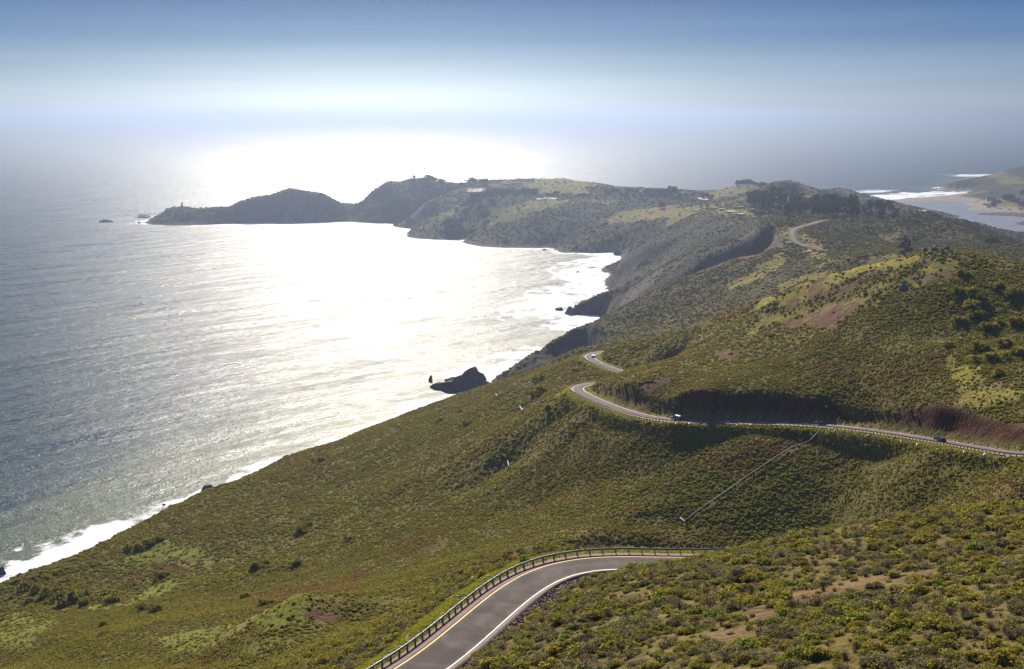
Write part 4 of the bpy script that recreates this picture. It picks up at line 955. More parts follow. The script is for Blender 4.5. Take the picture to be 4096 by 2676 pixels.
# ------------------------------------------------------------------ guardrails
def arc_sample(path, step, s0=0.0):
    d = np.r_[0, np.cumsum(np.linalg.norm(np.diff(path[:, :2], axis=0), axis=1))]
    s = np.arange(s0, d[-1], step)
    p = np.stack([np.interp(s, d, path[:, k]) for k in range(3)], 1)
    t = np.stack([np.interp(s, d, np.gradient(path[:, k], d)) for k in range(2)], 1); t /= np.linalg.norm(t, axis=1)[:, None]
    return s, p, t
post_me = MB().box((0, 0, 0.19), (0.20, 0.16, 1.22)).mesh('post')
post_me.materials.append(wood_m)
block_me = MB().box((0, 0, 0), (0.16, 0.15, 0.34)).mesh('spacer_block'); block_me.materials.append(wood_m)
WB = [(0.0, 0.80), (0.055, 0.775), (0.085, 0.735), (0.075, 0.70), (0.01, 0.665), (0.0, 0.64), (0.01, 0.615), (0.075, 0.58), (0.085, 0.545), (0.055, 0.505), (0.0, 0.48)]
def guardrail(name, label, path, thick=1.0):
    """w-beam on timber posts; path is the line of the rail, road on its right"""
    root = empty(name, path[0]); inv = np.array(path[0])
    tag(root, label, 'guardrail')
    s, p, t = arc_sample(path, 1.905, 0.5)
    for i in range(len(p)):
        nl = np.array([-t[i, 1], t[i, 0]])
        q = p[i].copy(); q[:2] += nl * 0.26
        o = bpy.data.objects.new('post', post_me); COL.objects.link(o); o.parent = root; o.location = q - inv; o.rotation_euler = (0, 0, math.atan2(nl[1], nl[0])); o.scale = (thick, thick, 1)
    # rail sections, each lapped over the next
    L_ = 3.81
    d, pp, tt = arc_sample(path, 0.635, 0.0)
    for a in range(0, len(pp) - 6, 6):
        seg = pp[a:a + 7]; ts = tt[a:a + 7]; nr = np.stack([ts[:, 1], -ts[:, 0]], 1)
        v = []; m_ = len(WB)
        for back in (0, 1):
            for j in range(len(seg)):
                for (ox, oz) in WB:
                    off = ox - 0.012 * back + (0.006 if j < 1 else 0)
                    v.append((seg[j, 0] + nr[j, 0] * (off + 0.0) - inv[0], seg[j, 1] + nr[j, 1] * off - inv[1], seg[j, 2] + oz - inv[2]))
        f = []; K = len(seg) * m_
        for j in range(len(seg) - 1):
            for k in range(m_ - 1):
                f.append((j * m_ + k, (j + 1) * m_ + k, (j + 1) * m_ + k + 1, j * m_ + k + 1)); f.append((K + j * m_ + k, K + j * m_ + k + 1, K + (j + 1) * m_ + k + 1, K + (j + 1) * m_ + k))
            for k in (0, m_ - 1): f.append((j * m_ + k, (j + 1) * m_ + k, K + (j + 1) * m_ + k, K + j * m_ + k))
        link('rail_section', pydata('rail_section', v, f), galv_m, root)
    return root
gp = offset(near_edge, 1.75); gp = gp[(gp[:, 0] < 62)]
guardrail('guardrail', 'grey steel guardrail on timber posts along the outer side of the nearest road bend', gp)
ge = offset(mid_road, LANE + 1.15); sel = np.arange(len(ge))
i_hide = int(np.argmin(np.hypot(mid_road[:, 0] - 72, mid_road[:, 1] - 676))); i_out = int(np.argmin(np.hypot(mid_road[:, 0] - 62, mid_road[:, 1] - 705)))
i_in = int(np.argmin(np.hypot(mid_road[:, 0] - 165, mid_road[:, 1] - 384)))
i_end = int(np.argmin(np.hypot(mid_road[:, 0] - 78, mid_road[:, 1] - 815)))
guardrail('guardrail', 'long guardrail below the middle road, from the right edge to the hairpin', ge[i_in:i_hide], 1.3)
guardrail('guardrail', 'short guardrail round the farther bend where the white car drives', ge[i_out:i_end], 1.4)

# ------------------------------------------------------------------ stone bank beside the near road
def stone_mesh(seed, flat=0.7):
    q = np.random.RandomState(seed); v, f = ICO[1]; v = v * (1 + q.uniform(-.35, .35, (len(v), 1))) * np.array([1, q.uniform(0.6, 0.9), flat * q.uniform(0.7, 1.1)])
    me = pydata('stone', v, f); me.materials.append(stone_m); return me
stones = [stone_mesh(500 + i) for i in range(8)]
q = np.random.RandomState(77); nn = normals(near_road); cand = []
vis = [i for i in range(len(near_road)) if near_road[i, 1] > 132 and near_road[i, 0] < 34]
for i in vis:
    for _ in range(30):
        w_b = np.interp(near_road[i, 1], [140, 172, 184], [3.9, 3.0, 1.8])
        o = -3.75 - q.uniform(0, 1) ** 1.15 * w_b
        x = near_road[i, 0] + nn[i, 0] * o + q.uniform(-.5, .5) * nn[i, 1]; y = near_road[i, 1] + nn[i, 1] * o - q.uniform(-.5, .5) * nn[i, 0]
        cand.append((x, y, q.uniform(0.13, 0.34)))
cand = np.array(cand); zz = ground(cand[:, 0], cand[:, 1])
order = np.argsort(-cand[:, 2] / cand[:, 1])
bank = tag(empty('stone_bank', (cand[0, 0], cand[0, 1], zz[0])), 'bank of loose red brown stones along the inner edge of the nearest road bend', 'stone bank')
b0 = np.array([cand[0, 0], cand[0, 1], zz[0]])
rest = MB()
for rank, i in enumerate(order):
    x, y, s = cand[i]
    if rank < 295:
        o = bpy.data.objects.new('stone', stones[i % 8]); COL.objects.link(o); o.parent = bank
        o.location = np.array([x, y, zz[i] + s * 0.25]) - b0; o.scale = (s, s, s); o.rotation_euler = (q.uniform(-.5, .5), q.uniform(-.5, .5), q.uniform(0, 6.28))
    else:
        me_ = stones[i % 8]; a = q.uniform(0, 6.28); ca, sa = math.cos(a), math.sin(a)
        rest.add([(x + (v.co.x * ca - v.co.y * sa) * s - b0[0], y + (v.co.x * sa + v.co.y * ca) * s - b0[1], zz[i] + s * 0.25 + v.co.z * s - b0[2]) for v in me_.vertices], [tuple(p.vertices) for p in me_.polygons])
tag(rest.build('loose_stones', stone_m, bank), kind='stuff')

# ------------------------------------------------------------------ driftwood-like logs on the shoulder
for (a, b_, r_, lab) in [((1759, 2413), (1844, 2394), 0.17, 'thick bleached log lying on the dry grass beside the near guardrail'), ((1885, 2316), (1962, 2312), 0.13, 'slim bleached log in the green grass farther along the near guardrail'), ((1535, 2619), (1600, 2594), 0.09, 'thin pale branch on the shoulder near the bottom of the near guardrail')]:
    A_ = hit(*a); B_ = hit(*b_); A_[2] += r_ * 1.3; B_[2] += r_ * 1.3
    pts = [A_ + (B_ - A_) * t + np.array([0, 0, 0.08 * math.sin(t * 9)]) + np.array([0.1 * math.sin(t * 7), 0.1 * math.cos(t * 5), 0]) for t in np.linspace(0, 1, 8)]
    g_k = [float(ground(np.array([p[0]]), np.array([p[1]]))[0]) for p in pts]
    pts = [np.array([p[0], p[1], max(p[2], gk + r_ * 0.9)]) for p, gk in zip(pts, g_k)]
    o = MB().tube(pts, [r_ * k for k in (0.7, 1, 1.05, 0.95, 1, 0.85, 0.8, 0.5)], 9).build('log', log_m, None, True); tag(o, lab, 'log')

# ------------------------------------------------------------------ drain pipes down the slope
labs = ['long drain pipe running down the slope from the middle road to a spreader', 'drain pipe falling from the hairpin to an upright spreader on the slope', 'short drain pipe left of the hairpin ending in a slanted spreader', 'drain pipe near the sea cliff ending in a thin white spreader', 'small drain pipe below the farther bend with no spreader']
for (P, T0_, T1_), lab in zip(PIPES, labs):
    s, pp, tt = arc_sample(P, 4.0); root = tag(empty('drain_pipe', P[0]), lab, 'drain pipe'); inv = Vector(P[0])
    pts = [Vector((x, y, gz(x, y) + 0.95)) - inv for x, y, _ in pp] + [Vector((P[-1][0], P[-1][1], gz(P[-1][0], P[-1][1]) + 0.9)) - inv]
    rad = np.interp(P[0][1], [450, 800], [0.2, 0.3])
    MB().tube(pts, rad, 8).build('pipe', pipe_m, root, True)
    for i in range(1, len(pts) - 1, 3):
        p = pts[i]; MB().box((p.x, p.y, p.z - 0.85), (0.12, 0.12, 1.5)).build('support', galv_m, root)
    if T0_ is not None:
        a = Vector((T0_[0], T0_[1], gz(T0_[0], T0_[1]) + 1.0)) - inv; b_ = Vector((T1_[0], T1_[1], gz(T1_[0], T1_[1]) + 1.0)) - inv
        MB().tube([a, (a + b_) / 2 + Vector((0, 0, 0.1)), b_], rad * 1.1, 8).build('spreader', pipe_m, root, True)
# little white drain outlets below the middle guardrail
OUT = [(2469, 1672), (2505, 1680), (2542, 1685), (2588, 1692), (2641, 1696), (2701, 1697), (2758, 1699), (2815, 1700), (2946, 1703), (3003, 1702), (3315, 1722), (3336, 1729), (3468, 1746), (3603, 1772), (3665, 1785), (3751, 1799), (3853, 1813), (3935, 1822), (4035, 1830)]
for i, (x, y) in enumerate(OUT):
    h_ = hit(x, y); a = (0.9 if i % 3 else -0.7); l = 0.55 + 0.35 * ((i * 7) % 5) / 4
    z0 = gz(h_[0] - math.cos(a) * l, h_[1] - math.sin(a) * l); z1 = gz(h_[0] + math.cos(a) * l, h_[1] + math.sin(a) * l)
    o = MB().tube([(-math.cos(a) * l, -math.sin(a) * l, 0.3 + z0 - h_[2]), (math.cos(a) * l, math.sin(a) * l, 0.25 + z1 - h_[2])], 0.14, 8).build('drain_outlet', white_m, None, True)
    o.location = h_; tag(o, 'short white drain outlet in the grass strip below the middle guardrail', 'drain outlet', 'white drain outlets below the middle guardrail')

# ------------------------------------------------------------------ vehicles
def car(name, label, x, y, z, heading, paint, L_=4.5, W_=1.82, H_=1.5, kind='saloon', roofm=None, pitch=0.0):
    root = empty(name, (x, y, z)); root.rotation_euler = (0, -pitch, heading); tag(root, label, 'car')
    h = L_ / 2; g0 = 0.28; sh_ = 0.58 * H_
    if kind == 'saloon': up = [(-h * 0.98, sh_ * 0.98), (-h * 0.62, sh_ * 1.03)]; cab = [(-h * 0.66, sh_), (-h * 0.36, H_ * 0.97), (-h * 0.02, H_), (h * 0.16, H_ * 0.96), (h * 0.46, sh_)]
    elif kind == 'van': cab = [(-h * 0.97, sh_), (-h * 0.93, H_ * 0.95), (-h * 0.6, H_), (h * 0.12, H_), (h * 0.62, sh_ * 0.98)]
    else: cab = [(-h * 0.94, sh_), (-h * 0.82, H_ * 0.96), (-h * 0.3, H_), (h * 0.10, H_ * 0.97), (h * 0.42, sh_)]
    prof = [(-h, g0 + 0.1), (-h * 0.99, sh_ * 0.92), (-h * 0.93, sh_), (h * 0.50, sh_), (h * 0.92, sh_ * 0.84), (h, sh_ * 0.62), (h, g0 + 0.08), (h * 0.93, g0)]
    # arches over the wheels
    ax = (h * 0.62, -h * 0.60); rw = 0.33
    for c in ax: prof += [(c + rw * 1.25 * math.cos(t), g0 + rw * 1.1 * math.sin(t)) for t in np.linspace(0, math.pi, 7)]
    prof += [(-h * 0.95, g0)]
    body = MB().prism(prof, -W_ / 2, W_ / 2)
    cw = W_ * 0.40; cb = W_ * 0.47; n_ = len(cab)
    v = []
    for sgn in (-1, 1):
        for (cx, cz) in cab:
            k = (cz - sh_) / (H_ - sh_); v.append((cx, sgn * (cb + (cw - cb) * max(0, k)), cz - 0.002))
    body.add(v, [tuple(range(n_)), tuple(range(2 * n_ - 1, n_ - 1, -1))] + [(i, n_ + i, n_ + i + 1, i + 1) for i in range(n_ - 1)])
    bo = body.build('body', paint, root)
    bm = bmesh.new(); bm.from_mesh(bo.data); bmesh.ops.bevel(bm, geom=[e for e in bm.edges if e.calc_length() > 0.25], offset=0.035, segments=2, affect='EDGES'); bm.to_mesh(bo.data); bm.free()
    # side glass a few millimetres proud, windscreen and rear window
    for sgn in (-1, 1):
        g_v = []
        for (cx, cz) in cab:
            k = (cz - sh_) / (H_ - sh_); kk = 0.12 + 0.74 * max(0, k); cxx = cx * 0.9; g_v.append((cxx, sgn * (cb + (cw - cb) * kk + 0.02), sh_ + kk * (H_ - sh_)))
        f = [tuple(range(n_))] if sgn > 0 else [tuple(range(n_ - 1, -1, -1))]
        m_ = MB(); m_.add(g_v + [(a, b - sgn * 0.02, c) for a, b, c in g_v], f + [tuple(range(2 * n_ - 1, n_ - 1, -1))] + [(i, (i + 1) % n_, n_ + (i + 1) % n_, n_ + i) for i in range(n_)]); m_.build('window', glass_m, root)
    for (a, b_), nm in (((cab[-1], cab[-2]), 'windscreen'), ((cab[0], cab[1]), 'rear_window')):
        d = 0.02 if nm == 'windscreen' else -0.02; v = []
        for k in (0.12, 0.88):
            X = a[0] + (b_[0] - a[0]) * k + d; Z = a[1] + (b_[1] - a[1]) * k; w_k = cb + (cw - cb) * k - 0.07; v += [(X, -w_k, Z + 0.01), (X, w_k, Z + 0.01)]
        v2 = [(p[0] - d, p[1], p[2] - 0.02) for p in v]
        MB().add(v + v2, [(0, 1, 3, 2), (4, 6, 7, 5), (0, 4, 5, 1), (1, 5, 7, 3), (3, 7, 6, 2), (2, 6, 4, 0)]).build(nm, glass_m, root)
    for c in ax:
        for sgn in (-1, 1):
            w_o = MB().tube([(c, sgn * (W_ / 2 - 0.2), rw), (c, sgn * (W_ / 2 + 0.01), rw)], rw, 14).build('wheel', tyre_m, root)
            MB().tube([(c, sgn * (W_ / 2 - 0.1), rw), (c, sgn * (W_ / 2 + 0.025), rw)], rw * 0.6, 10).build('rim', rim_m, w_o)
    for sgn in (-1, 1):
        MB().box((h - 0.01, sgn * W_ * 0.36, sh_ * 0.72), (0.1, 0.34, 0.16)).build('headlight', white_m, root)
        MB().box((-h + 0.01, sgn * W_ * 0.38, sh_ * 0.8), (0.08, 0.28, 0.18)).build('tail_light', tail_m, root)
    if roofm: MB().box((-h * 0.25, 0, H_ + 0.05), (L_ * 0.5, W_ * 0.78, 0.14), 0, 0.9).build('roof_rack_load', roofm, root)
    return root
tail_m = plain('red_lens', (0.35, 0.02, 0.02), 0.3)
blue_p = plain('blue_grey_paint', (0.09, 0.14, 0.20), 0.28, 0.2, var=0.05, coat=0.6)
dark_p = plain('dark_teal_paint', (0.03, 0.05, 0.065), 0.25, 0.2, var=0.05, coat=0.6)
green_p = plain('grey_green_paint', (0.10, 0.11, 0.10), 0.3, 0.3, var=0.05, coat=0.6)
white_p = plain('white_car_paint', (0.75, 0.76, 0.78), 0.3, 0.0, var=0.03, coat=0.6)
silver_p = plain('silver_car_paint', (0.45, 0.48, 0.52), 0.3, 0.5, var=0.03, coat=0.6)
def on_road(px_, py_, side=-0.6, road=mid_road):
    h_ = hit(px_, py_); i = int(np.argmin(np.hypot(road[:, 0] - h_[0], road[:, 1] - h_[1]))); i = min(max(i, 1), len(road) - 2)
    t = road[i + 1] - road[i - 1]; nl = np.array([-t[1], t[0]]) / np.hypot(t[0], t[1]); p = road[i].copy(); p[:2] += nl * side
    return p[0], p[1], p[2] + 0.02, math.atan2(t[1], t[0]), math.atan2(t[2], math.hypot(t[0], t[1]))
x, y, z, hd, pt = on_road(2697, 1684); car('van', 'blue grey van with a white roof load driving below the dark red bank', x, y, z, hd, blue_p, 4.8, 1.9, 1.95, 'van', white_m, -pt)
x, y, z, hd, pt = on_road(3302, 1697); car('saloon_car', 'dark teal saloon on the middle road just above the top of the long drain pipe', x, y, z, hd, dark_p, 4.7, 1.82, 1.45, 'saloon', None, -pt)
x, y, z, hd, pt = on_road(3748, 1767); suv = car('estate_car', 'grey green estate car carrying bicycles at its rear near the right edge', x, y, z, hd, green_p, 4.8, 1.9, 1.72, 'suv', None, -pt)
x, y, z, hd, pt = on_road(2377, 1430, -1.9); car('white_car', 'white car driving away round the farther bend', x, y, z, hd, white_p, 4.5, 1.82, 1.5, 'suv', None, -pt)
# bicycles on the rack: top-level, carried by the car
black_m = plain('black_metal', (0.03, 0.03, 0.035), 0.4, 0.5)
def ring(mb, cx, cy, cz, r, w, n=16):
    mb.tube([(cx + r * math.cos(2 * math.pi * k / n), cy, cz + r * math.sin(2 * math.pi * k / n)) for k in range(n + 1)], w, 5, False)
sx, sy, sz, hd, pt = on_road(3748, 1767)
for k, lab in ((0, 'dark bicycle on the rear rack, the one against the car'), (1, 'dark bicycle on the rear rack, the outer one')):
    d = 2.55 + 0.3 * k; ca, sa = math.cos(hd), math.sin(hd)
    b_r = tag(empty('bicycle', (sx - ca * d, sy - sa * d, sz + 0.55), hd + math.pi / 2), lab, 'bicycle', None)
    m_ = MB(); ring(m_, -0.5, 0, 0.35, 0.34, 0.025); m_.build('wheel', tyre_m, b_r)
    m_ = MB(); ring(m_, 0.55, 0, 0.35, 0.34, 0.025); m_.build('wheel', tyre_m, b_r)
    m_ = MB()
    for a, c in (((-0.5, 0.35), (-0.15, 0.85)), ((-0.15, 0.85), (0.4, 0.9)), ((0.4, 0.9), (0.55, 0.35)), ((-0.05, 0.4), (0.4, 0.85)), ((-0.5, 0.35), (-0.05, 0.4)), ((-0.05, 0.4), (-0.17, 0.95))): m_.tube([(a[0], 0, a[1]), (c[0], 0, c[1])], 0.025, 5)
    m_.build('frame', black_m, b_r); MB().box((-0.18, 0, 0.98), (0.26, 0.14, 0.06)).build('saddle', black_m, b_r); MB().tube([(0.4, -0.28, 1.0), (0.42, 0, 0.95), (0.4, 0.28, 1.0)], 0.02, 5).build('handlebar', black_m, b_r)

# ------------------------------------------------------------------ two people at the farther bend
def person(label, x, y, rz, shirt, trousers, s=1.0, arm=0.2):
    z = gz(x, y); root = tag(empty('person', (x, y, z - 0.02), rz), label, 'person')
    me = bpy.data.meshes.new('body')
    J = [(0, 0, .95), (0, 0, 1.2), (0, 0, 1.42), (0, .01, 1.52), (0, .03, 1.62), (0, .03, 1.74), (.10, 0, .88), (.11, .03, .5), (.12, 0, .08), (.12, .14, .03), (-.10, 0, .88), (-.11, -.02, .5), (-.12, -.02, .08), (-.12, .12, .03),
         (.2, 0, 1.4), (.26, .02, 1.13), (.24, arm, .92), (.23, arm + .07, .84), (-.2, 0, 1.4), (-.27, .0, 1.13), (-.25, .1, .9), (-.24, .14, .82)]
    E_ = [(0, 1), (1, 2), (2, 3), (3, 4), (4, 5), (0, 6), (6, 7), (7, 8), (8, 9), (0, 10), (10, 11), (11, 12), (12, 13), (2, 14), (14, 15), (15, 16), (16, 17), (2, 18), (18, 19), (19, 20), (20, 21)]
    rad = [.15, .14, .15, .06, .095, .07, .095, .065, .045, .04, .095, .065, .045, .04, .06, .045, .035, .03, .06, .045, .035, .03]
    me.from_pydata(J, E_, []); o = bpy.data.objects.new('body', me); COL.objects.link(o); o.parent = root
    md = o.modifiers.new('skin', 'SKIN'); sv = me.skin_vertices[0].data
    for i, r_ in enumerate(rad): sv[i].radius = (r_, r_ * 0.8)
    sv[0].use_root = True; o.modifiers.new('sub', 'SUBSURF').levels = 1; o.modifiers['sub'].render_levels = 1
    me.materials.append(skin_m); root.scale = (s, s, s)
    MB().tube([(0, 0, 0.93), (0, 0, 1.15), (0, 0, 1.44), (0, 0, 1.5)], [.19, .185, .205, .09], 10).build('jacket', shirt, root, True)
    for k in (-1, 1):
        MB().tube([(k * .19, 0, 1.43), (k * .27, .01, 1.13), (k * .25, (arm if k > 0 else .1) * .9, .93)], [.075, .062, .05], 8).build('sleeve', shirt, root, True)
        MB().tube([(k * .09, 0, .96), (k * .11, .01, .5), (k * .12, -.01, .09)], [.115, .085, .065], 8).build('trouser_leg', trousers, root, True)
    v, f = ICO[2]; MB().add([(a * .105, b * .115 + .02, c * .09 + 1.72) for a, b, c in v], f).build('hair', black_m, root, True)
    return root
skin_m = plain('skin', (0.42, 0.26, 0.19), 0.6); coat_a = plain('dark_jacket', (0.05, 0.05, 0.06), 0.8); coat_b = plain('brown_jacket', (0.13, 0.08, 0.06), 0.8)
k = int(np.argmin(np.hypot(mid_road[:, 0] - at_Y(2422, 1400, 796)[0], mid_road[:, 1] - 796))); nn_m = normals(mid_road)
pp_ = mid_road[k, :2] + nn_m[k] * 3.3
person('person in a brown jacket standing at the guardrail of the farther bend', pp_[0] - 1.0, pp_[1], 0.4, coat_b, black_m)
person('person in dark clothes standing just right of the one in brown', pp_[0] + 0.2, pp_[1] + 1.5, -0.5, coat_a, black_m, 0.98)
# ------------------------------------------------------------------ rocks in the sea and on the hill
def rock_mesh(seed, sub=3, jag=0.35, peaks=()):
    q = np.random.RandomState(seed); v, f = ICO[sub]; v = v.copy()
    d = 1 + jag * (0.6 * fbm(v[:, 0] * 3 + seed, v[:, 1] * 3 + v[:, 2] * 2.1, 1.6, 4, seed % 40, True) + 0.5 * fbm(v[:, 0] * 5, v[:, 2] * 5 + v[:, 1] * 3, 1.0, 3, seed % 50))
    v = v * d[:, None]; v[:, 2] = np.where(v[:, 2] < -0.35, -0.35, v[:, 2])
    for (px_, py_, w_k, h_k) in peaks: v[:, 2] += h_k * np.exp(-((v[:, 0] - px_) ** 2 + (v[:, 1] - py_) ** 2) / w_k ** 2) * (v[:, 2] > -0.1)
    return pydata('rock', v, f)
def place_rock(name, label, cat, px_, py_, wpx, hpx, seed, mat, z=None, peaks=(), sub=3, dep=0.7, group=None, jag=0.35, rz=None):
    """a rock whose waterline or foot is seen at px_, py_, wpx wide and hpx high there"""
    p = at_z(px_, py_, 0.0) if z is None else hit(px_, py_)
    s = p[1] / FPX * 1.02; w = wpx * s / 2; h = hpx * s
    me = rock_mesh(seed, sub, jag, peaks)
    co = np.array([v.co[:] for v in me.vertices]); zmax = co[:, 2].max(); xm = (co[:, 0].max() - co[:, 0].min()) / 2
    o = link(name, me, mat); o.location = (p[0], p[1] + w * dep * 0.6, p[2] - 0.1 * h)
    o.scale = (w / xm, w / xm * dep, h * 1.1 / zmax)
    if rz is not None: o.rotation_euler = (0, 0, rz)
    return tag(o, label, cat, group)
place_rock('sea_crag', 'jagged dark crag with two horns joined to the cliff foot in the cove', 'rock', 1868, 1562, 235, 92, 3, rock_m, peaks=((-0.08, 0, 0.09, 0.42), (0.2, 0, 0.24, 0.45), (0.55, 0.1, 0.3, 0.15)), sub=4, dep=0.5, jag=0.5)
place_rock('rock_shelf', 'low rocky shelf reaching into the surf left of the horned crag', 'rock', 1762, 1555, 90, 24, 8, rock_m, sub=3, dep=0.6, jag=0.5)
place_rock('sea_stack', 'tiny pointed stack in the surf left of the horned crag', 'rock', 1722, 1525, 18, 24, 4, rock_m, sub=2)
place_rock('sea_rock', 'flat round rock in white surf below the horned crag', 'rock', 1756, 1636, 36, 16, 5, rock_m, sub=3)
place_rock('sea_rock', 'boulder at the foot of the cliff right of the horned crag', 'rock', 1925, 1590, 32, 22, 6, rock_m, sub=3)
place_rock('sea_stack', 'blocky stack, largest of the cluster off the middle cliffs', 'rock', 2285, 1258, 56, 32, 7, rock_m, sub=3, peaks=((-0.3, 0, 0.3, 0.6),))
place_rock('sea_stack', 'slim stack leaning beside the blocky stack off the middle cliffs', 'rock', 2302, 1244, 15, 28, 9, rock_m, sub=2)
place_rock('sea_stack', 'broad rock between the stack cluster and the middle cliffs', 'rock', 2330, 1240, 46, 26, 10, rock_m, sub=3)
place_rock('sea_rock', 'low black rocks at the seaward end of the stack cluster', 'rock', 2238, 1242, 36, 14, 11, rock_m, sub=3, jag=0.5)
place_rock('sea_rock', 'domed dark rock standing off the near shore', 'rock', 832, 1990, 80, 50, 12, rock_m, sub=3, dep=0.8, jag=0.3)
place_rock('sea_rock', 'tiny rock awash left of the domed rock', 'rock', 655, 2022, 16, 8, 13, rock_m, sub=2)
place_rock('sea_rock', 'dark rock cut by the left edge of the photo at the shore', 'rock', 2, 2300, 40, 32, 14, rock_m, sub=3)
place_rock('sea_rock', 'low reef rock just below the lighthouse point', 'rock', 421, 889, 56, 13, 15, rock_m, sub=3)
place_rock('sea_rock', 'small rock off the tip of the lighthouse point', 'rock', 556, 893, 20, 6, 16, rock_m, sub=2)
place_rock('sea_rock', 'wedge shaped rock in the small bay of the peninsula', 'rock', 1592, 904, 44, 12, 17, rock_m, sub=3)
place_rock('sea_rock', 'flat rock beside the wedge shaped rock in the bay', 'rock', 1636, 908, 30, 6, 18, rock_m, sub=2)
place_rock('sea_rock', 'small round rock alone in the middle of the cove', 'rock', 2311, 1090, 13, 7, 19, rock_m, sub=2)
place_rock('sea_rock', 'pair of low rocks in the surf off the green cliffs', 'rock', 2178, 1001, 20, 6, 20, rock_m, sub=2)
place_rock('sea_rock', 'dark rock pile where surf meets the far end of the cove', 'rock', 2470, 1020, 32, 22, 22, rock_m, sub=3)
for i, (x, y, w, h_) in enumerate([(3755, 992, 34, 16), (3738, 1000, 26, 13), (3790, 998, 24, 15), (3700, 1008, 26, 20), (3770, 1012, 22, 9), (3722, 1012, 20, 9), (3805, 1010, 16, 12), (3740, 1022, 14, 6), (3672, 1020, 12, 6)]):
    place_rock('outcrop_rock', 'grey lichened rock of the outcrop crowning the nearer hill', 'rock', x, y, w, h_, 40 + i, hillrock_m, z=1, sub=3, group='rocks of the hilltop outcrop', jag=0.45, dep=0.9)
place_rock('boulder', 'blue grey boulder among dark brush below the hilltop outcrop', 'rock', 3618, 1152, 46, 20, 60, hillrock_m, z=1, sub=3, jag=0.4)
place_rock('boulder', 'small lone boulder on the grassy crest left of the outcrop', 'rock', 3516, 1094, 15, 10, 61, hillrock_m, z=1, sub=2)
# spray thrown up off the lighthouse point
q = np.random.RandomState(91); p0 = at_z(575, 870, 0); v_all = MB()
spray_m = plain('sea_spray', (0.85, 0.87, 0.9), 1.0)
for i in range(260):
    v, f = ICO[1]; s = q.uniform(0.4, 1.7); c = p0 + np.array([q.normal() * 8, q.normal() * 4, abs(q.normal()) * 5])
    v_all.add([(a * s + c[0], b_ * s + c[1], c_ * s + c[2]) for a, b_, c_ in v], f)
tag(v_all.build('sea_spray', spray_m, None, True), 'burst of white spray off the lighthouse point', None, None, 'stuff')

# ------------------------------------------------------------------ trees
def tree_proto(name, label, cat, kind, seed, leafm):
    q = np.random.RandomState(seed); root = tag(empty(name), label, cat)
    H_ = {'euc': 26, 'cyp': 12, 'bush': 3.0, 'pine': 16}[kind]
    if kind != 'bush':
        pts = [(0, 0, -1), (q.normal() * .3, q.normal() * .3, H_ * .35), (q.normal() * .8, q.normal() * .8, H_ * .7), (q.normal(), q.normal(), H_ * .92)]
        m_ = MB().tube(pts, [H_ * .028, H_ * .022, H_ * .013, H_ * .004], 7)
        for k in range(5):
            a = q.uniform(0, 6.28); z = H_ * q.uniform(.35, .7); d = H_ * q.uniform(.12, .22); m_.tube([(0, 0, z), (d * .6 * math.cos(a), d * .6 * math.sin(a), z + d * .5), (d * math.cos(a), d * math.sin(a), z + d)], [H_ * .012, H_ * .008, H_ * .003], 5)
        m_.build('trunk', trunk_m, root, True)
    V_ = []; F_ = []; k = 0
    if kind == 'euc': cl = [(q.normal() * 2.6, q.normal() * 2.6, q.uniform(.42, .98) * H_, q.uniform(1.7, 3.0)) for _ in range(15)]; nl, ls = 46, .5
    elif kind == 'pine': cl = [(q.normal() * (3.4 - 2.6 * t), q.normal() * (3.4 - 2.6 * t), H_ * (.25 + .75 * t), 2.4 * (1.15 - t)) for t in np.linspace(0, 1, 13)]; nl, ls = 46, .45
    elif kind == 'cyp': cl = [(q.normal() * 3.4, q.normal() * 3.0, H_ * q.uniform(.35, .95), q.uniform(1.8, 3.2)) for _ in range(14)]; nl, ls = 46, .5
    else: cl = [(q.normal() * 1.3, q.normal() * 1.3, q.uniform(.3, 1.7), q.uniform(.8, 1.5)) for _ in range(11)]; nl, ls = 75, .17
    for (x, y, z, r_) in cl:
        v, f = ICO[1]; v = v * (1 + q.uniform(-.3, .3, (len(v), 1))) * r_ * .72 * np.array([1, 1, .75]) + np.array([x, y, z]); V_.append(v); F_ += [tuple(i + k for i in t) for t in f]; k += len(v)
        n_ = q.normal(size=(nl, 3)); n_ /= np.linalg.norm(n_, axis=1)[:, None]; P = np.array([x, y, z]) + n_ * r_ * q.uniform(.8, 1.25, (nl, 1)) * np.array([1, 1, .8])
        if kind == 'bush': P[:, 2] = np.abs(P[:, 2])
        v, f = quads(P, (n_ + q.normal(size=(nl, 3)) * .7) / 1.3, q.uniform(.6, 1.3, nl) * ls, q); V_.append(v); F_ += [tuple(i + k for i in t) for t in f.tolist()]; k += len(v)
    me = pydata('crown', np.concatenate(V_), F_); link('crown', me, leafm, root)
    return root
PROTO = {}
used = set()
def put_tree(kind, x, y, s, label, group, rz, name, sz=1.0):
    i = int((x * 7 + y * 13)) % 3; key = (kind, i)
    if key not in PROTO: PROTO[key] = tree_proto(name, label, 'tree', kind, 600 + 10 * i + len(kind) + ord(kind[0]), {'euc': euc_m, 'cyp': cyp_m, 'pine': cyp_m, 'bush': bush_m}[kind])
    if key in used: o = copy_tree(PROTO[key])
    else: o = PROTO[key]; used.add(key)
    o.name = name; o.location = (x, y, gz(x, y) - 0.2 * s); o.rotation_euler = (0, 0, rz); o.scale = (s, s, s * sz)
    tag(o, label, 'shrub' if kind == 'bush' else 'tree', group); return o
q = np.random.RandomState(33)
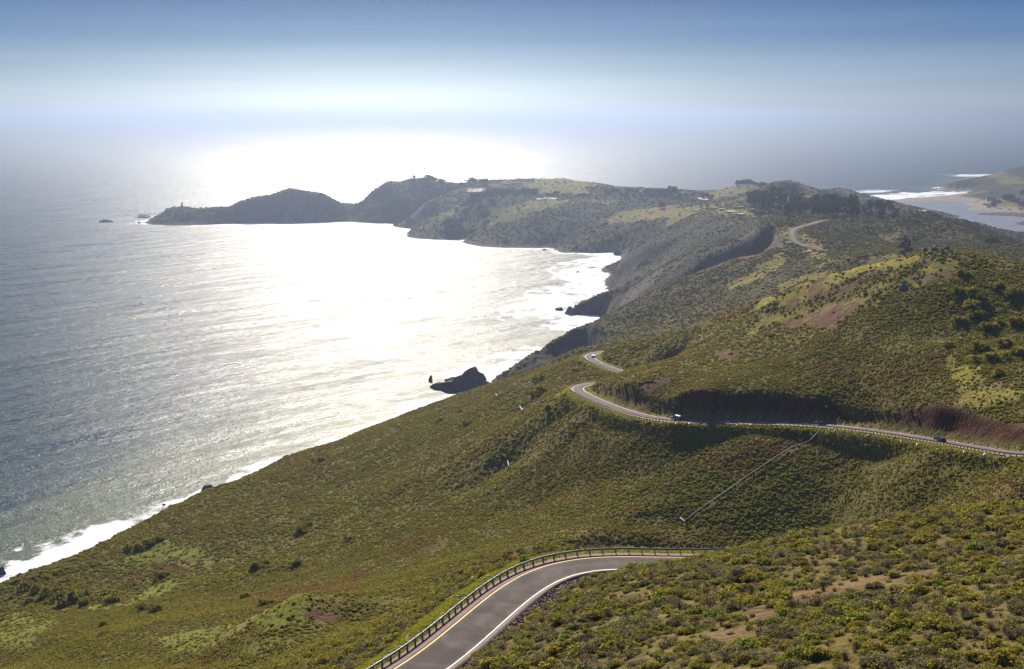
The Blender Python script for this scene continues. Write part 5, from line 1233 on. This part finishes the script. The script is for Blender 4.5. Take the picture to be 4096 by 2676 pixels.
def grove(pxs, Y0, Y1, n_, kind, s0, s1, label, group, name, sz=1.0):
    x0, x1 = pxs
    for _ in range(n_):
        Y = q.uniform(Y0, Y1); px_ = q.uniform(x0, x1); X = (px_ - 2048) / FPX * Y * 1.01
        put_tree(kind, X, Y, q.uniform(s0, s1), label, group, q.uniform(0, 6.28), name, sz)
E_L = 'tall dark eucalyptus in the grove on the ridge behind the far road'
grove((2975, 3160), 1990, 2180, 26, 'euc', .8, 1.15, 'tall dark eucalyptus in the left half of the grove, behind the concrete blocks', 'left half of the eucalyptus grove', 'eucalyptus_tree')
grove((3150, 3400), 1880, 2060, 34, 'euc', .8, 1.1, 'tall dark eucalyptus in the right half of the grove above the far road', 'right half of the eucalyptus grove', 'eucalyptus_tree')
grove((3100, 3330), 1760, 1900, 22, 'euc', .65, .9, 'shorter eucalyptus in the front row of the grove along the far road', 'front row of the eucalyptus grove', 'eucalyptus_tree')
grove((3280, 3420), 1740, 1860, 14, 'euc', .85, 1.05, 'eucalyptus at the right end of the grove where the far road vanishes', 'right end of the eucalyptus grove', 'eucalyptus_tree')
E_R = 'lower eucalyptus between the grove and the round hill with the white platform'
grove((3430, 3570), 1800, 1960, 16, 'euc', .6, .85, E_R, 'trees left of the round hill', 'eucalyptus_tree')
C_S = 'wind bent cypress on the skyline of the peninsula beside the radio mast'
for px_, Y, s in [(1662, 3440, .9), (1715, 3440, 1.3), (1728, 3430, 1.5), (1745, 3430, 1.2), (1765, 3420, 1.2), (1775, 3415, 1.2), (1792, 3380, .8), (1800, 3390, 1.3), (1808, 3380, .8), (1830, 3350, 1.0), (1852, 3370, 1.3), (1875, 3380, 1.2), (1888, 3380, 1.4), (1900, 3370, 1.3), (1925, 3330, 1.4), (1940, 3320, 1.4), (1700, 3420, 1.0)]:
    put_tree('cyp', (px_ - 2048) / FPX * Y * 1.01, Y, s, C_S, 'cypresses on the peninsula skyline', q.uniform(0, 6), 'cypress_tree', .85)
C_M = 'dark cypress in the wood in the middle of the peninsula'
grove((1870, 2010), 2960, 3080, 14, 'cyp', 1.0, 1.6, 'dark cypress in the wood just below the pale gravel car park', 'wood below the gravel car park', 'cypress_tree', .9)
grove((1990, 2140), 3050, 3150, 14, 'cyp', 1.0, 1.7, 'large dark cypress in the wood between the two peninsula car parks', 'wood between the car parks', 'cypress_tree', .9)
grove((1780, 1960), 2800, 2900, 12, 'cyp', .8, 1.3, 'dark cypress low on the peninsula slope above the small bay', 'low wood above the small bay', 'cypress_tree', .8)
C_R = 'dark cypress of the long row at the right end of the peninsula'
for px_, Y, s in [(2345, 3200, .8), (2362, 3190, .8), (2420, 3150, 1.0), (2440, 3150, 1.1), (2452, 3150, 1.2), (2465, 3150, 1.0), (2510, 3150, 1.2), (2530, 3150, 1.0), (2540, 3150, 1.1), (2575, 3100, 1.0), (2590, 3100, 1.2), (2612, 3100, 1.2), (2630, 3100, 1.3), (2650, 3100, 1.4), (2668, 3090, 1.6), (2682, 3090, 2.0), (2692, 3090, 1.6), (2640, 3050, 1.2), (2600, 3040, 1.0), (2660, 3050, 1.2), (2480, 3060, .9), (2430, 3060, .9), (2500, 3050, .9), (2560, 3050, .9), (2710, 3050, .8), (2735, 3050, .8), (2760, 3040, .9), (2800, 3050, 1.0), (2815, 3060, 1.1), (2835, 3040, 1.0), (2312, 3000, .9), (2330, 2950, .9), (2250, 3060, .8), (2222, 3080, 1.2), (2190, 3080, .7), (2640, 2700, 1.2)]:
    put_tree('cyp', (px_ - 2048) / FPX * Y * 1.01, Y, s, C_R, 'cypress row at the right end of the peninsula', q.uniform(0, 6), 'cypress_tree', .85)
C_K = 'dark tree of the clump capping the small knoll beyond the peninsula road'
for px_, s in [(2945, .9), (2955, 1.3), (2965, 1.2), (2975, 1.4), (2985, 1.6), (2997, 1.5), (3008, 1.2), (3018, 1.0), (3032, .9), (3042, 1.3), (3050, 1.5), (3060, 1.1)]:
    put_tree('cyp', (px_ - 2048) / FPX * 3260, 3240 + s * 20, s, C_K, 'trees capping the small knoll', q.uniform(0, 6), 'cypress_tree', .8)
C_T = 'bushy dark tree at the right edge above the lagoon'
for px_, Y, s in [(3975, 1700, .6), (3995, 1690, .7), (4012, 1690, .8), (4030, 1680, .9), (4045, 1680, 1.0), (4058, 1670, 1.0), (4070, 1670, .9), (4085, 1670, 1.0), (4098, 1660, 1.0), (4040, 1640, .7), (4075, 1630, .8), (4110, 1650, 1.0)]:
    put_tree('cyp', (px_ - 2048) / FPX * Y * 1.01, Y, s, C_T, 'trees at the right edge above the lagoon', q.uniform(0, 6), 'bushy_tree', .8)
C_L = 'tree peeping over the right flank of the round hill against the lagoon'
for px_, Y, s in [(3775, 1850, .7), (3800, 1850, .9), (3835, 1850, 1.1), (3850, 1850, 1.2), (3870, 1840, 1.3), (3885, 1830, 1.1)]:
    put_tree('cyp', (px_ - 2048) / FPX * Y * 1.01, Y, s * .8, C_L, 'trees against the lagoon', q.uniform(0, 6), 'bushy_tree', .8)
C_F = 'dark tree standing among the red roofed buildings beyond the lagoon'
for px_, Y, s in [(3995, 3900, 1.6), (4008, 3900, 1.8), (4020, 3920, 1.4), (3947, 3750, 1.2), (4060, 4050, 1.3), (4075, 4050, 1.6), (4090, 4040, 1.6), (4035, 3800, 1.0)]:
    put_tree('cyp', (px_ - 2048) / FPX * Y * 1.01, Y, s, C_F, 'trees beyond the lagoon', q.uniform(0, 6), 'bushy_tree', .9)
P_ = [(3610, 1030, 1200, 1.0), (3625, 1035, 1190, .9), (4040, 1050, 1150, .8), (4055, 1052, 1140, .7)]
for px_, py_, Y, s in P_:
    put_tree('pine', (px_ - 2048) / FPX * Y * 1.01, Y, s, 'pointed dark conifer in the valley behind the red patched hill', 'conifers in the valley', q.uniform(0, 6), 'conifer_tree')
# large single bushes that stand out of the brush
def BL(x, y):
    if y > 2340 and x < 520: return 'big round dark bush in the row along the green gully at lower left', 'bushes along the lower left gully'
    if y < 2220 and 480 < x < 700: return 'round dark bush between the shore edge and the bright green patch at lower left', 'bushes above the green patch'
    if x > 950: return 'single dark bush on the open slope between the shore and the near bend', 'bushes on the open slope'
    return 'round bush on the brown slope below the green patches at lower left', 'bushes below the green patches'
for px_, py_, s in [(430, 2395, 2.0), (455, 2412, 1.9), (330, 2400, 1.9), (280, 2415, 2.4), (250, 2395, 1.8), (345, 2420, 1.5), (180, 2385, 1.8), (140, 2370, 1.6), (110, 2350, 1.6), (225, 2375, 1.5), (90, 2372, 1.2), (560, 2195, 1.6), (600, 2180, 1.7), (510, 2200, 1.3), (650, 2310, 1.5), (640, 2160, 1.3), (1030, 2280, 1.5), (1060, 2262, 1.4), (1190, 2260, 1.2), (1210, 2130, 1.5), (1230, 2105, 1.1), (620, 2445, 1.3), (575, 2440, 1.2), (120, 2404, 1.0), (1065, 2420, 1.0), (980, 2390, 1.0), (1400, 2160, 1.0), (415, 2505, .8), (420, 2540, .7)]:
    h_ = hit(px_, py_)
    if h_ is not None: put_tree('bush', h_[0], h_[1], s, *BL(px_, py_), q.uniform(0, 6), 'large_bush')
B2 = 'round dark bush standing above the brush left of the hairpin'
for px_, py_, s in [(2180, 1575, 2.2), (2140, 1585, 1.6), (2160, 1520, 1.4), (2310, 1490, 1.3), (1845, 1650, 1.0), (1870, 1700, 1.3), (2200, 1640, 1.1), (1760, 1690, 1.2)]:
    h_ = hit(px_, py_); put_tree('bush', h_[0], h_[1], s, B2, 'dark bushes left of the hairpin', q.uniform(0, 6), 'large_bush')
h_ = hit(1282, 1845); put_tree('bush', h_[0], h_[1], 1.3, 'single yellow green bush near the shore edge with a dark one below it', None, 1.0, 'large_bush')
B3 = 'leafy green bush behind the near guardrail'
for px_, py_, s in [(1905, 2262, .45), (1945, 2250, .4), (2040, 2215, .5), (2080, 2205, .5), (2150, 2195, .55), (2195, 2192, .55), (2250, 2190, .6), (2270, 2188, .5), (1850, 2290, .45), (1835, 2310, .4), (1750, 2360, .4), (1735, 2375, .45), (1720, 2395, .35), (1660, 2440, .35)]:
    h_ = hit(px_, py_); put_tree('bush', h_[0], h_[1], s, B3, 'bushes behind the near guardrail', q.uniform(0, 6), 'leafy_bush')
B4 = 'tall green bush in the deep fold on the right flank of the nearer hill'
for px_, py_, s in [(3900, 1180, 1.5), (3880, 1230, 1.5), (3910, 1270, 1.4), (3840, 1290, 1.2), (3960, 1320, 1.4), (3930, 1400, 1.5), (3960, 1440, 1.3), (4020, 1380, 1.3), (4060, 1300, 1.5), (4050, 1180, 1.5), (3990, 1150, 1.2), (3790, 1385, .9), (3990, 1500, 1.0), (3850, 1100, 1.0), (4080, 1420, 1.4), (3840, 1170, 1.1)]:
    h_ = hit(px_, py_); put_tree('bush', h_[0], h_[1], s, B4, 'bushes in the folds of the nearer hill', q.uniform(0, 6), 'large_bush')

# ------------------------------------------------------------------ buildings
def house(name, label, px_, py_, w, d, h, roof_h, rz, wallm, roofm, group=None, win=3, flat=False, z=None):
    p = hit(px_, py_) if z is None else at_z(px_, py_, z); root = empty(name, p, rz); tag(root, label, 'building', group)
    MB().box((0, 0, h / 2 - 1), (w, d, h + 2)).build('wall', wallm, root)
    if flat: MB().box((0, 0, h + 0.2), (w + .8, d + .8, .4)).build('roof', roofm, root)
    else:
        a, b_ = w / 2 + .5, d / 2 + .5
        MB().add([(-a, -b_, h), (a, -b_, h), (a, b_, h), (-a, b_, h), (-a * .9, 0, h + roof_h), (a * .9, 0, h + roof_h)], [(0, 1, 5, 4), (2, 3, 4, 5), (1, 2, 5), (3, 0, 4), (3, 2, 1, 0)]).build('roof', roofm, root)
    for i in range(win):
        x = -w / 2 + (i + .5) * w / win; MB().box((x, -d / 2 - .02, h * .5), (w / win * .4, .12, h * .38)).build('window', glass_m, root)
    return root
# lighthouse
p = at_Y(728, 823, 3288); p[2] = gz(p[0], p[1]); root = tag(empty('lighthouse', p), 'small lighthouse with a dark lantern on the tip of the point', 'lighthouse')
MB().tube([(0, 0, -2), (0, 0, 8.5)], [2.6, 2.2], 8).build('tower', wall_m, root); MB().tube([(0, 0, 8.5), (0, 0, 8.9)], 3.0, 10).build('gallery', black_m, root)
MB().tube([(0, 0, 8.9), (0, 0, 11.2)], 1.5, 8).build('lantern_room', glass_m, root); MB().tube([(0, 0, 11.2), (0, 0, 12.1), (0, 0, 12.8)], [1.9, 1.1, .15], 8).build('roof', black_m, root)
house('signal_house', 'gabled fog signal house directly right of the lighthouse', 741, 823, 10, 8, 4.5, 3, 0.1, wall_m, greyroof_m)
MB_ = MB().box((0, 0, 0.6), (30, 12, 3.4), 0, .82).build('stone_terrace', conc_m); MB_.location = (p[0] + 4, p[1] + 1, p[2] - 0.8); tag(MB_, 'stone terrace the lighthouse stands on', 'terrace')
house('long_shed', 'long low dark shed on the ridge right of the lighthouse', 860, 819, 24, 9, 3, 1.6, 0.05, greywall_m, greyroof_m)
# radio mast
p = at_Y(1700, 706, 3465); p[2] = gz(p[0], p[1]); root = tag(empty('radio_mast', p), 'thin lattice radio mast on the highest part of the peninsula', 'mast')
m_ = MB(); Hm = 40
for sx_, sy_ in ((-1, -1), (1, -1), (1, 1), (-1, 1)): m_.tube([(sx_ * 2.0, sy_ * 2.0, -2), (sx_ * .4, sy_ * .4, Hm)], .22, 4)
m_.build('legs', galv_m, root); m_ = MB()
for k in range(12):
    z0, z1 = k * Hm / 12, (k + 1) * Hm / 12; a0, a1 = 2 - 1.6 * z0 / Hm, 2 - 1.6 * z1 / Hm
    for s1, s2 in (((-1, -1), (1, -1)), ((1, -1), (1, 1)), ((1, 1), (-1, 1)), ((-1, 1), (-1, -1))): m_.tube([(s1[0] * a0, s1[1] * a0, z0), (s2[0] * a1, s2[1] * a1, z1)], .12, 4)
m_.build('bracing', galv_m, root); MB().tube([(0, 0, Hm * .62), (0, 0, Hm * .70)], 2.0, 8).build('antenna_drum', white_m, root)
for i, (x, y, w, d, h, lab) in enumerate([(1686, 706, 9, 7, 6, 'block building on the peninsula top left of the mast'), (1758, 752, 12, 7, 4, 'small white building below the skyline cypresses'), (1828, 833, 12, 7, 4, 'pale shed in the meadow beside the peninsula wood'), (1655, 706, 8, 6, 3, 'low hut farthest left on the peninsula skyline'), (2560, 772, 10, 6, 4, 'little white house below the cypress row'), (2690, 781, 12, 7, 4, 'small grey house by the bend under the cypress row')]):
    house('hut', lab, x, y, w, d, h, 1.5, 0.3 * i, wall_m, greyroof_m, None, 2)
house('long_wall', 'long pale low wall building on the flat behind the peninsula cypresses', 2020, 738, 26, 5, 3, .8, 0.05, wall_m, greyroof_m, None, 4)
house('long_wall', 'second long low building farther right on the same flat', 2068, 735, 30, 5, 3, .8, 0.05, wall_m, greyroof_m, None, 4)
house('battery_block', 'square grey concrete block at the back of the headland top', 2961, 834, 8, 6, 3, 0, .1, greywall_m, conc_m, None, 1, True)
house('battery_block', 'square grey concrete block at the right of the headland top', 3008, 846, 7.5, 6, 3.4, 0, .1, greywall_m, conc_m, None, 1, True)
for i, (x, y, w, d, lab) in enumerate([(2888, 839, 10, 10, 'leftmost pale concrete pad on the headland top'), (2925, 849, 15, 16, 'middle and largest concrete pad on the headland top'), (2965, 860, 12, 9, 'concrete pad at the front edge of the headland top')]):
    h_ = hit(x, y); o = MB().box((0, 0, 0.6), (w, d, 2.4)).build('concrete_pad', conc_m); o.location = (h_[0], h_[1], h_[2]); o.rotation_euler = (0, 0, .2 * i); tag(o, lab, 'concrete pad')
# white platform on the round hill
p = at_Y(3683, 848, 1703); p[2] = gz(p[0], p[1]); root = tag(empty('hilltop_platform', p), 'white round platform with a low wall on top of the round hill', 'platform')
v = [(8.5 * math.cos(a), 8.5 * math.sin(a)) for a in np.linspace(0, 2 * math.pi, 25)[:-1]]
MB().add([(x, y, -1.5) for x, y in v] + [(x, y, 3.0) for x, y in v], [tuple(range(24, 48))] + [(i, (i + 1) % 24, 24 + (i + 1) % 24, 24 + i) for i in range(24)]).build('slab', white_m, root)
MB().box((-.5, 0, 3.5), (1.6, 1.6, 1.2)).build('hatch', conc_m, root)
# buildings beyond the lagoon
for i, (x, y, w, d, rm, lab) in enumerate([(3964, 802, 26, 12, redroof_m, 'red roofed hall left of the dark trees beyond the lagoon'), (3983, 813, 30, 13, redroof_m, 'red roofed building nearest the lagoon shore'), (4060, 806, 28, 12, redroof_m, 'red roofed building right of the dark trees beyond the lagoon'), (4085, 822, 20, 10, greyroof_m, 'grey roofed building low at the right edge beyond the lagoon'), (4040, 790, 20, 10, greyroof_m, 'grey roofed building behind the trees beyond the lagoon')]):
    house('barracks', lab, x, y, w, d, 6, 4, .15 * i - .2, wall_m, rm, None, 5)
# parked cars far away: one simple body each
tiny = MB().box((0, 0, .62), (4.4, 1.8, .7)).box((-.2, 0, 1.25), (2.5, 1.6, .62), 0, .8).mesh('parked_car')
tw, ts = tiny.copy(), tiny.copy(); tw.materials.append(white_p); ts.materials.append(silver_p); td = tiny.copy(); td.materials.append(dark_p)
def park(x, y, rz, k, label, group):
    h_ = hit(x, y)
    if h_ is None: return
    o = bpy.data.objects.new('parked_car', (tw, ts, td)[k % 3]); COL.objects.link(o); o.location = h_; o.rotation_euler = (0, 0, rz); tag(o, label, 'car', group)
for i in range(11): park(1946 + i * 3.1, 771 + i * .35, 1.3, i % 2, 'parked car in the bright row at the edge of the peninsula lot', 'cars parked in the peninsula lot')
for x, y in [(1884, 757), (1888, 760), (1881, 762), (1935, 755), (1943, 757), (1906, 757)]: park(x, y, .4, x, 'parked car on the pale peninsula lot', 'cars on the pale peninsula lot')
for x, y in [(2156, 791), (2162, 791), (2178, 790), (2184, 794), (2187, 792), (2194, 795), (2200, 797), (2376, 779), (1990, 817)]: park(x, y, .5, x, 'parked car beside the lot behind the round tree', 'cars parked by the second peninsula lot')
for i in range(26): park(3942 + (i * 37) % 90, 765 + (i * 11) % 16, .3 * i, i, 'parked car in the crowded lot under the north headland', 'cars parked under the north headland')
for i in range(6): park(3898 + i * 6, 812 - i * 2.4, .3, i, 'parked car on the shore road of the lagoon', 'cars parked on the lagoon shore road')
x, y, z, hd, pt = on_road(3106, 876, 0, far_road); park(3106, 877, .2, 1, 'pale blue car parked behind the red cliff top', None)
for x, y, w, d, lab in [(1905, 762, 50, 40, 'pale gravel car park on the peninsula'), (2185, 796, 46, 22, 'smaller pale car park behind the round tree'), (2813, 796, 22, 40, 'pale lot by the road right of the cypress row')]:
    h_ = hit(x, y); gx = np.linspace(-w / 2, w / 2, 8); gy = np.linspace(-d / 2, d / 2, 8); A_, B_ = np.meshgrid(gx, gy, indexing='ij'); Zg = ground(A_ + h_[0], B_ + h_[1]) + .6
    tag(link('car_park', grid_mesh('car_park', A_ + h_[0], B_ + h_[1], Zg), conc_m), lab, None, None, 'structure')
# road sign
yel_m = plain('yellow_sign', (0.7, 0.38, 0.02), 0.5, var=.05)
h_ = hit(3278, 893); root = tag(empty('road_sign', h_), 'yellow diamond warning sign at the end of the far road', 'road sign')
MB().tube([(0, 0, -.5), (0, 0, 2.6)], .06, 6).build('pole', galv_m, root); MB().add([(0, -.05, 1.6), (.75, -.05, 2.35), (0, -.05, 3.1), (-.75, -.05, 2.35), (0, -.08, 1.6), (.75, -.08, 2.35), (0, -.08, 3.1), (-.75, -.08, 2.35)], [(0, 1, 2, 3), (7, 6, 5, 4), (0, 4, 5, 1), (1, 5, 6, 2), (2, 6, 7, 3), (3, 7, 4, 0)]).build('sign_panel', yel_m, root)

# ------------------------------------------------------------------ haze
HAZE = 1.2e-4
m, N, L = new_mat('sea_haze')
out = N('ShaderNodeOutputMaterial'); vp = N('ShaderNodeVolumePrincipled'); vp.inputs['Density'].default_value = HAZE; vp.inputs['Color'].default_value = (0.30, 0.38, 0.56, 1); vp.inputs['Anisotropy'].default_value = 0.85
L(vp.outputs[0], out.inputs['Volume'])
hz = MB().add([(-80000, -900, -40), (80000, -900, -40), (80000, 70000, -40), (-80000, 70000, -40), (-80000, -900, 320), (80000, -900, 320), (80000, 70000, 320), (-80000, 70000, 320)], [(3, 2, 1, 0), (4, 5, 6, 7), (0, 1, 5, 4), (1, 2, 6, 5), (2, 3, 7, 6), (3, 0, 4, 7)]).build('haze', m)
tag(hz, 'thin sea haze over the whole coast', None, None, 'stuff')
